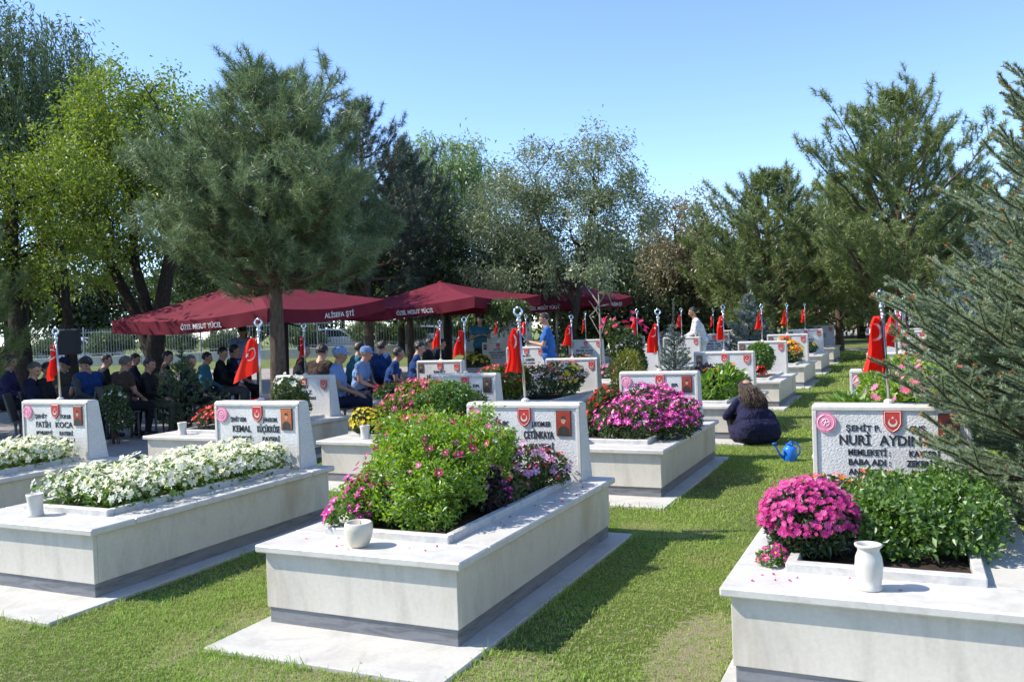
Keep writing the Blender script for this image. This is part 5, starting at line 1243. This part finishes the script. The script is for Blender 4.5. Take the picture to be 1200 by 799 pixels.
# ------------------------------------------------------------------ parasols
def parasol(label, x0, x1, y0, y1, zc, apex, text=True, group='maroon parasols', seed=0, texts=('',)):
    """square canopy; zc = valance bottom heights at the corners (x0y0, x1y0, x1y1, x0y1)"""
    cx, cy_ = (x0+x1)/2, (y0+y1)/2; g0 = float(gz(cy_))
    e = empty('parasol', label, 'parasol', (cx, cy_, g0+.008), 0, group); rg = np.random.default_rng(seed)
    C = [np.array([x0-cx, y0-cy_, zc[0]-g0]), np.array([x1-cx, y0-cy_, zc[1]-g0]), np.array([x1-cx, y1-cy_, zc[2]-g0]), np.array([x0-cx, y1-cy_, zc[3]-g0])]
    val = .24; A = np.array([0, 0, apex-g0]); V = []; Fc = []; N = 12
    up = np.array([0, 0, val])
    for s in range(4):
        a, b = C[s]+up, C[(s+1) % 4]+up; o = len(V)
        for j in range(N+1):
            t = j/N
            for i in range(N+1):
                u = i/N; p = a+(b-a)*u; q = A+(p-A)*t
                q = q+np.array([0, 0, -.10*math.sin(math.pi*u)*t*t-.05*math.sin(math.pi*t)])+(np.array([0, 0, .016*math.sin(u*23+s*2+t*5)*math.sin(math.pi*t)])+rg.normal(0, .007, 3))*(0 if i in (0, N) or j in (0, N) else 1); V.append(q)
        for j in range(N):
            for i in range(N): k = o+j*(N+1)+i; Fc.append((k, k+N+1, k+N+2, k+1))
    canopy = link('canopy', fast_mesh('canopy', V, Fc, [MAT['canopy_maroon']], smooth=True), e)
    V = []; Fc = []; n = 36
    for s in range(4):
        a, b = C[s]+up, C[(s+1) % 4]+up; o = len(V); nrm = unit(np.cross(b-a, [0, 0, 1.]))
        for j in range(4):
            for i in range(n+1):
                u = i/n; p = a+(b-a)*u+np.array([0, 0, -.10*math.sin(math.pi*u)]); w = j/3
                p = p+nrm*(.004+.02*w*math.sin(u*40+s)*.6)-np.array([0, 0, val*w*(1-.12*math.sin(math.pi*u)*0)]); V.append(p)
        for j in range(3):
            for i in range(n): k = o+j*(n+1)+i; Fc.append((k, k+n+1, k+n+2, k+1))
    vo = link('valance', fast_mesh('valance', V, Fc, [MAT['canopy_maroon']], smooth=True), canopy)
    if text:
        for s in (0, 1):
            a, b = C[s]+up, C[(s+1) % 4]+up; d = unit(b-a); nrm = unit(np.cross(d, [0, 0, 1.])); z = unit(np.cross(nrm, d)); u = .6 if s == 0 else .55
            p = a+(b-a)*u+np.array([0, 0, -.10*math.sin(math.pi*u)])+nrm*.034-np.array([0, 0, val*.55])
            o = link('lettering', text_mesh(texts[s], .13, 'letter_white', .01, .002, .95), canopy)
            Mx = Matrix.Identity(4)
            for i in range(3): Mx[i][0] = d[i]; Mx[i][1] = z[i]; Mx[i][2] = nrm[i]; Mx[i][3] = p[i]
            o.matrix_local = Mx
    m = MB(); m.tube([(0, 0, .04), (0, 0, apex-g0-.03)], .03, 12); m.build('pole', MAT['grey_metal'], e, True)
    m = MB(); m.box(-.4, .4, -.4, .4, 0, .06, b=.015); m.lathe([(.06, 0), (.06, .3), (.045, .31)], (0, 0, .06), 14); m.build('base', MAT['grey_metal'], e)
    m = MB(); m.lathe([(.07, -.02), (.075, .01), (.04, .035), (.01, .045)], (0, 0, apex-g0-.02), 14); m.build('cap', MAT['canopy_maroon'], e, True)
    for s in range(8):
        q = C[s//2]+up if s % 2 == 0 else (C[s//2]+C[(s//2+1) % 4])/2+up-np.array([0, 0, .13])
        m = MB(); m.tube([A-np.array([0, 0, .06]), (A+q)/2-np.array([0, 0, .085]), q-np.array([0, 0, .03])], .012, 5); m.build('rib', MAT['grey_metal'], e)
T1 = ('ÖZEL MESUT YÜCEL', 'ALİSEFA ŞTİ')
parasol('large maroon parasol behind the big pine trunk, white lettering on its valance', -11.75, -8.05, 8.3, 12.0, (1.68, 1.77, 1.98, 1.88), 2.7, seed=1, texts=T1)
parasol('second maroon parasol right of the pine, the brightest in the sun', -10.25, -6.55, 13.2, 16.9, (1.86, 1.99, 2.09, 1.96), 2.7, seed=2, texts=T1)
parasol('third maroon parasol half behind the silvery tree', -9.4, -5.8, 18.8, 22.4, (1.98, 2.05, 2.12, 2.05), 3.0, seed=3, texts=T1)
parasol('far dark maroon parasol at the right of the row', -10.2, -6.8, 24.6, 28.0, (2.1, 2.15, 2.2, 2.15), 3.15, seed=4, texts=T1)

# ------------------------------------------------------------------ far side: loudspeaker, fence, road, house, far graves
def speaker():
    x, y, z = gat(79, 16.5); e = empty('loudspeaker', 'dark grey loudspeaker box on a stand left of the parasol', 'loudspeaker', (x, y, z+.008), -YAW+.3)
    m = MB(); m.box(-.21, .21, -.18, .18, 1.30, 1.78, b=.02); m.build('cabinet', MAT['speaker_grey'], e)
    m = MB(); m.box(-.18, .18, -.187, -.1805, 1.33, 1.75, b=.003); m.build('grille', MAT['dark_metal'], e)
    m = MB(); m.tube([(0, 0, .1), (0, 0, 1.31)], .02, 8); m.build('pole', MAT['dark_metal'], e, True)
    for k in range(3):
        a = k*2.094; m = MB(); m.tube([(0, 0, .5), (.4*math.cos(a), .4*math.sin(a), .012)], .012, 6); m.build('leg', MAT['dark_metal'], e, True)
speaker()
def fence():
    c = atd(600, 400, 45.); f = np.array([math.sin(YAW), math.cos(YAW), 0])
    for i in range(13):
        p = c+_rt*(-31+i*3.0); 
        if i > 9: continue
        e = empty('metal_fence', f'dark bar fence panel along the road, {"first second third fourth fifth sixth seventh eighth ninth tenth".split()[i]} from the left', 'fence', (p[0], p[1], float(gz(p[1]))), -YAW, 'fence panels along the road')
        m = MB(); m.box(0, 2.98, -.1, .1, -.2, .5, b=.01); m.build('base_wall', MAT['concrete_pad'], e)
        m = MB()
        for k in range(1, 21): m.tube([(k*.142, 0, .5), (k*.142, 0, 1.9)], .013, 5)
        m.box(.0, 2.98, -.02, .02, .62, .66); m.box(.0, 2.98, -.02, .02, 1.72, 1.76); m.build('bars', MAT['grey_metal'], e)
        m = MB(); m.box(.0, .06, -.04, .04, .45, 2.0, b=.006); m.build('post', MAT['grey_metal'], e)
fence()
def car_meshes():
    out = {}; m = MB(); W = .86
    prof = [(-2.1, .32), (-2.12, .62), (-2.0, .86), (-1.3, .92), (-.75, .95), (.95, .95), (1.6, .88), (2.05, .74), (2.12, .5), (2.08, .3)]
    m.prism(prof, lambda p: (p[0], -W, p[1]), lambda p: (p[0], W, p[1]))
    rf = [(-1.75, .9), (-1.3, 1.36), (-.5, 1.46), (.35, 1.42), (1.1, .94)]
    m.prism(rf, lambda p: (p[0], -W+.06+.16*max(0, p[1]-.95), p[1]), lambda p: (p[0], W-.06-.16*max(0, p[1]-.95), p[1])); out['body'] = m
    m = MB()
    for s in (-1, 1):
        y = lambda z: s*(W-.056-.16*max(0, z-.95)+.004)
        for q in ([(-1.42, .98), (-1.12, 1.3), (-.52, 1.38), (-.52, .98)], [(-.44, .98), (-.44, 1.38), (.3, 1.34), (.86, .98)]): m.poly([(a, y(b), b) for a, b in q])
    m.poly([(1.0, -.7, 1.0), (1.0, .7, 1.0), (.42, .64, 1.39), (.42, -.64, 1.39)]); m.poly([(-1.66, -.7, 1.0), (-1.66, .7, 1.0), (-1.35, .64, 1.33), (-1.35, -.64, 1.33)]); out['window'] = m
    m = MB(); m.tube([(0, -.1, 0), (0, .1, 0)], .31, 18); out['tyre'] = m
    m = MB(); m.tube([(0, -.106, 0), (0, .106, 0)], .19, 14); out['rim'] = m
    return out
CM = car_meshes(); CARB = {c: CM['body'].mesh('body', MAT[c]) for c in ('white_paint', 'cloth_light_blue', 'grey_metal')}
plain('window_dark', (.02, .025, .03), .12, 0, .1); plain('rubber', (.02, .02, .02), .8)
CW, CT, CRm = CM['window'].mesh('window', MAT['window_dark']), CM['tyre'].mesh('tyre', MAT['rubber'], True), CM['rim'].mesh('rim', MAT['chrome'])
for px, d, c, lab, dr in ((95, 51, 'white_paint', 'white parked car behind the fence left of the loudspeaker', 0),
                         (395, 50, 'white_paint', 'white parked car between the pine trunk and the second parasol', 0), (505, 50.5, 'white_paint', 'white parked car left of the flags under the second parasol', 0)):
    x, y, _ = gat(px, d); e = empty('parked_car', lab, 'car', (x, y, .372), -YAW+dr, 'cars parked along the road')
    link('body', CARB[c], e); link('window', CW, e)
    for wx in (-1.3, 1.3):
        for s in (-1, 1): w = link('tyre', CT, e); w.location = (wx, s*.8, .31); r = link('rim', CRm, w)
def house():
    x, y, z = gat(545, 75); e = empty('house', 'pale beige house far behind the second parasol', 'house', (x, y, z), -YAW+.2)
    m = MB(); m.box(-5, 5, -4, 4, -.3, 4.6); m.build('wall', MAT['cloth_cream'], e)
    m = MB(); m.hexa([(-5.3, -4.3, 4.601), (5.3, -4.3, 4.601), (5.3, 4.3, 4.601), (-5.3, 4.3, 4.601), (-5.3, -.1, 6), (5.3, -.1, 6), (5.3, .1, 6), (-5.3, .1, 6)]); m.build('roof', MAT['bark_pine'], e)
    for k in (-3, -1, 1, 3):
        m = MB(); m.box(k-.5, k+.5, -4.05, -4.003, 1.2, 2.7, b=.01); f = m.build('window', MAT['white_paint'], e)
        m = MB(); m.box(k-.42, k+.42, -4.06, -4.052, 1.28, 2.62); m.build('pane', MAT['window_dark'], f)
house()
def far_graves():
    m = MB(); m.box(-.6, .6, 0, 2.3, 0, .42, b=.01); A = m.mesh('plinth', MAT['marble_wall'])
    m = MB(); m.hexa([(-.45, 2.1, .421), (.45, 2.1, .421), (.45, 2.3, .421), (-.45, 2.3, .421), (-.45, 2.1, 1.05), (.45, 2.1, 1.05), (.45, 2.2, 1.05), (-.45, 2.2, 1.05)]); Hh = m.mesh('headstone', MAT['marble_top'])
    words = 'first second third fourth fifth sixth seventh'.split()
    for i, (px, d) in enumerate(((953, 55), (968, 56), (985, 57), (1003, 56), (1020, 57), (1040, 58), (1062, 57))):
        x, y, z = gat(px, d); e = empty('grave', f'small far white grave beyond the cross path, {words[i]} from the left', 'grave', (x, y, z), .1*(i % 3), 'far graves beyond the cross path'); link('plinth', A, e); link('headstone', Hh, e)
far_graves()
def kiosk():
    x, y, z = gat(990, 66); e = empty('kiosk', 'small white kiosk with a flat roof and turquoise side beyond the far graves', 'kiosk', (x, y, z), -YAW)
    m = MB(); m.box(-1.4, 1.4, -1, 1, 0, 2.2); m.build('wall', MAT['white_paint'], e)
    m = MB(); m.box(-2.2, 1.9, -1.4, 1.4, 2.201, 2.4, b=.02); m.build('roof', MAT['marble_curb'], e)
    m = MB(); m.box(.1, 1.2, -1.05, -1.003, .3, 1.9); m.build('door', MAT['cloth_light_blue'], e)
kiosk()
# ------------------------------------------------------------------ grass blades on the lawn
def grass():
    rg = np.random.default_rng(7); VV = []; FF = []; off = 0
    # keep-outs: every grave slab with its foundation
    rects = []
    for r in range(0, 7):
        for k in range(-6, 3):
            x, y, _ = gpos(r, k)
            if (r, k) in GRSET: rects.append((x-GW/2-.025, x+GW/2+.095, y-.375, y+GL+.085))
    rects.append(PLAZA)
    for (dx0, dx1, dy0, dy1, dens, hgt, wid) in ((-4.5, 3.5, -1.2, 3.2, 14000, .019, .0042), (-4.5, 3.0, 3.2, 8, 5600, .023, .0062), (-7, 3, 8, 16, 1500, .035, .010), (-7, 4, 16, 29, 330, .05, .02)):
        n = int((dx1-dx0)*(dy1-dy0)*dens); x = rg.uniform(dx0, dx1, n); y = rg.uniform(dy0, dy1, n)
        ok = np.ones(n, bool)
        for a, b, c, d in rects: ok &= ~((x > a) & (x < b) & (y > c) & (y < d))
        # cut view frustum
        rel = np.stack([x, y, gz(y)], 1)-CAM; dz = rel@FW; px = 600+F_PX*(rel@RT)/np.maximum(dz, .1); py = 399.5-F_PX*(rel@UP)/np.maximum(dz, .1)
        ok &= (dz > .3) & (px > -160) & (px < 1360) & (py < 960)
        # thin, trodden patches
        pn = np.sin(x*2.3+1.1*np.sin(y*1.7))+np.sin(y*2.9+1.3*np.sin(x*2.1+2))
        ok &= rg.random(n) < np.clip(1.05-.42*np.maximum(0, pn), .2, 1)
        bare = np.exp(-(((x-.98)/.16)**2+((y-.45)/.5)**2))+np.exp(-(((x+1.33)/.07)**2+((y+.1)/.5)**2)) + np.exp(-(((x-.5)/.9)**2+((y+.52)/.10)**2))*.5
        ok &= rg.random(n) > 1.35*bare*(.55+.45*np.sin(x*31+np.sin(y*23)*2)*np.sin(y*27+np.sin(x*19)*2))
        x, y = x[ok], y[ok]; n = len(x); P = np.stack([x, y, gz(y)-.003], 1)
        a = rg.uniform(0, 2*math.pi, n); h = hgt*rg.uniform(.5, 1.35, n)*(1+.25*np.sin(x*3.1+y*2.2)); w = wid*rg.uniform(.7, 1.3, n)
        edge = np.zeros(n, bool)               # uncut fringe along the stone edges, and a few weedy clumps
        for p, q, c, d in rects: edge |= (x > p-.035) & (x < q+.035) & (y > c-.035) & (y < d+.035)
        cl = np.sin(x*9.1+np.sin(y*5.3)*2)*np.sin(y*8.3+np.sin(x*6.1)*2) > .86
        h = np.where(edge & (rg.random(n) < .6), h*rg.uniform(1.4, 2.9, n), h); h = np.where(cl & (rg.random(n) < .5), h*1.9, h)
        s = np.stack([np.cos(a), np.sin(a), np.zeros(n)], 1)*w[:, None]*.5; b = rg.uniform(0, 2*math.pi, n); ln = rg.uniform(.25, 1.25, n)
        l1 = np.stack([np.cos(b)*ln*.35, np.sin(b)*ln*.35, np.full(n, .62)], 1)*h[:, None]; l2 = np.stack([np.cos(b)*ln, np.sin(b)*ln, 1-.45*ln], 1)*h[:, None]
        V = np.stack([P-s, P+s, P+l1+s*.75, P+l1-s*.75, P+l2], 1).reshape(-1, 3); i = np.arange(n)*5+off
        FF += [np.stack([i, i+1, i+2], 1), np.stack([i, i+2, i+3], 1), np.stack([i+3, i+2, i+4], 1)]; VV.append(V); off += 5*n
    o = link('grass', fast_mesh('grass', np.concatenate(VV), np.concatenate(FF), [MAT['grass_blade']]))
    props(o, 'short mown green lawn grass between the graves', 'grass', kind='stuff')
GRSET = set(GR)|{(0, k) for k in (-2, -1, 0, 1)}|{(1, k) for k in (-2, -1, 0, 1)}
grass()
def petals(name, words, boxes, n, mat, seed):
    rg = np.random.default_rng(seed); P = []
    for (x0, x1, y0, y1, z) in boxes: P.append(np.stack([rg.uniform(x0, x1, n), rg.uniform(y0, y1, n), np.full(n, z)], 1))
    P = np.concatenate(P); D = rg.normal(size=P.shape); D[:, 2] = .12
    props(link(name, fast_mesh(name, *leaves(P, D, rg.uniform(.012, .024, len(P)), .014, rg, .22, .0), [MAT[mat]])), words, 'petals', kind='stuff')
gx, gy, _ = gpos(0, 0); dx, dy, _ = gpos(0, 1)
petals('fallen_petals', 'pink petals fallen on the front slab of the nearest middle grave', [(gx-.55, gx+.4, gy+.06, gy+.3, GH+.002), (gx+.4, gx+.58, gy+.6, gy+2.0, GH+.002)], 9, 'petal_rose', 1)
petals('fallen_petals', 'magenta petals fallen on the front slab of the right grave', [(dx-.55, dx+.2, dy+.08, dy+.3, GH+.002)], 12, 'petal_mum', 2)
petals('dead_leaves', 'brown dead leaves scattered over the lawn and foundation slabs', [(-4.2, 1.2, -.9, 4, .024), (-1.2, 1.2, 3, 9, .024)], 70, 'leaf_dry', 3)
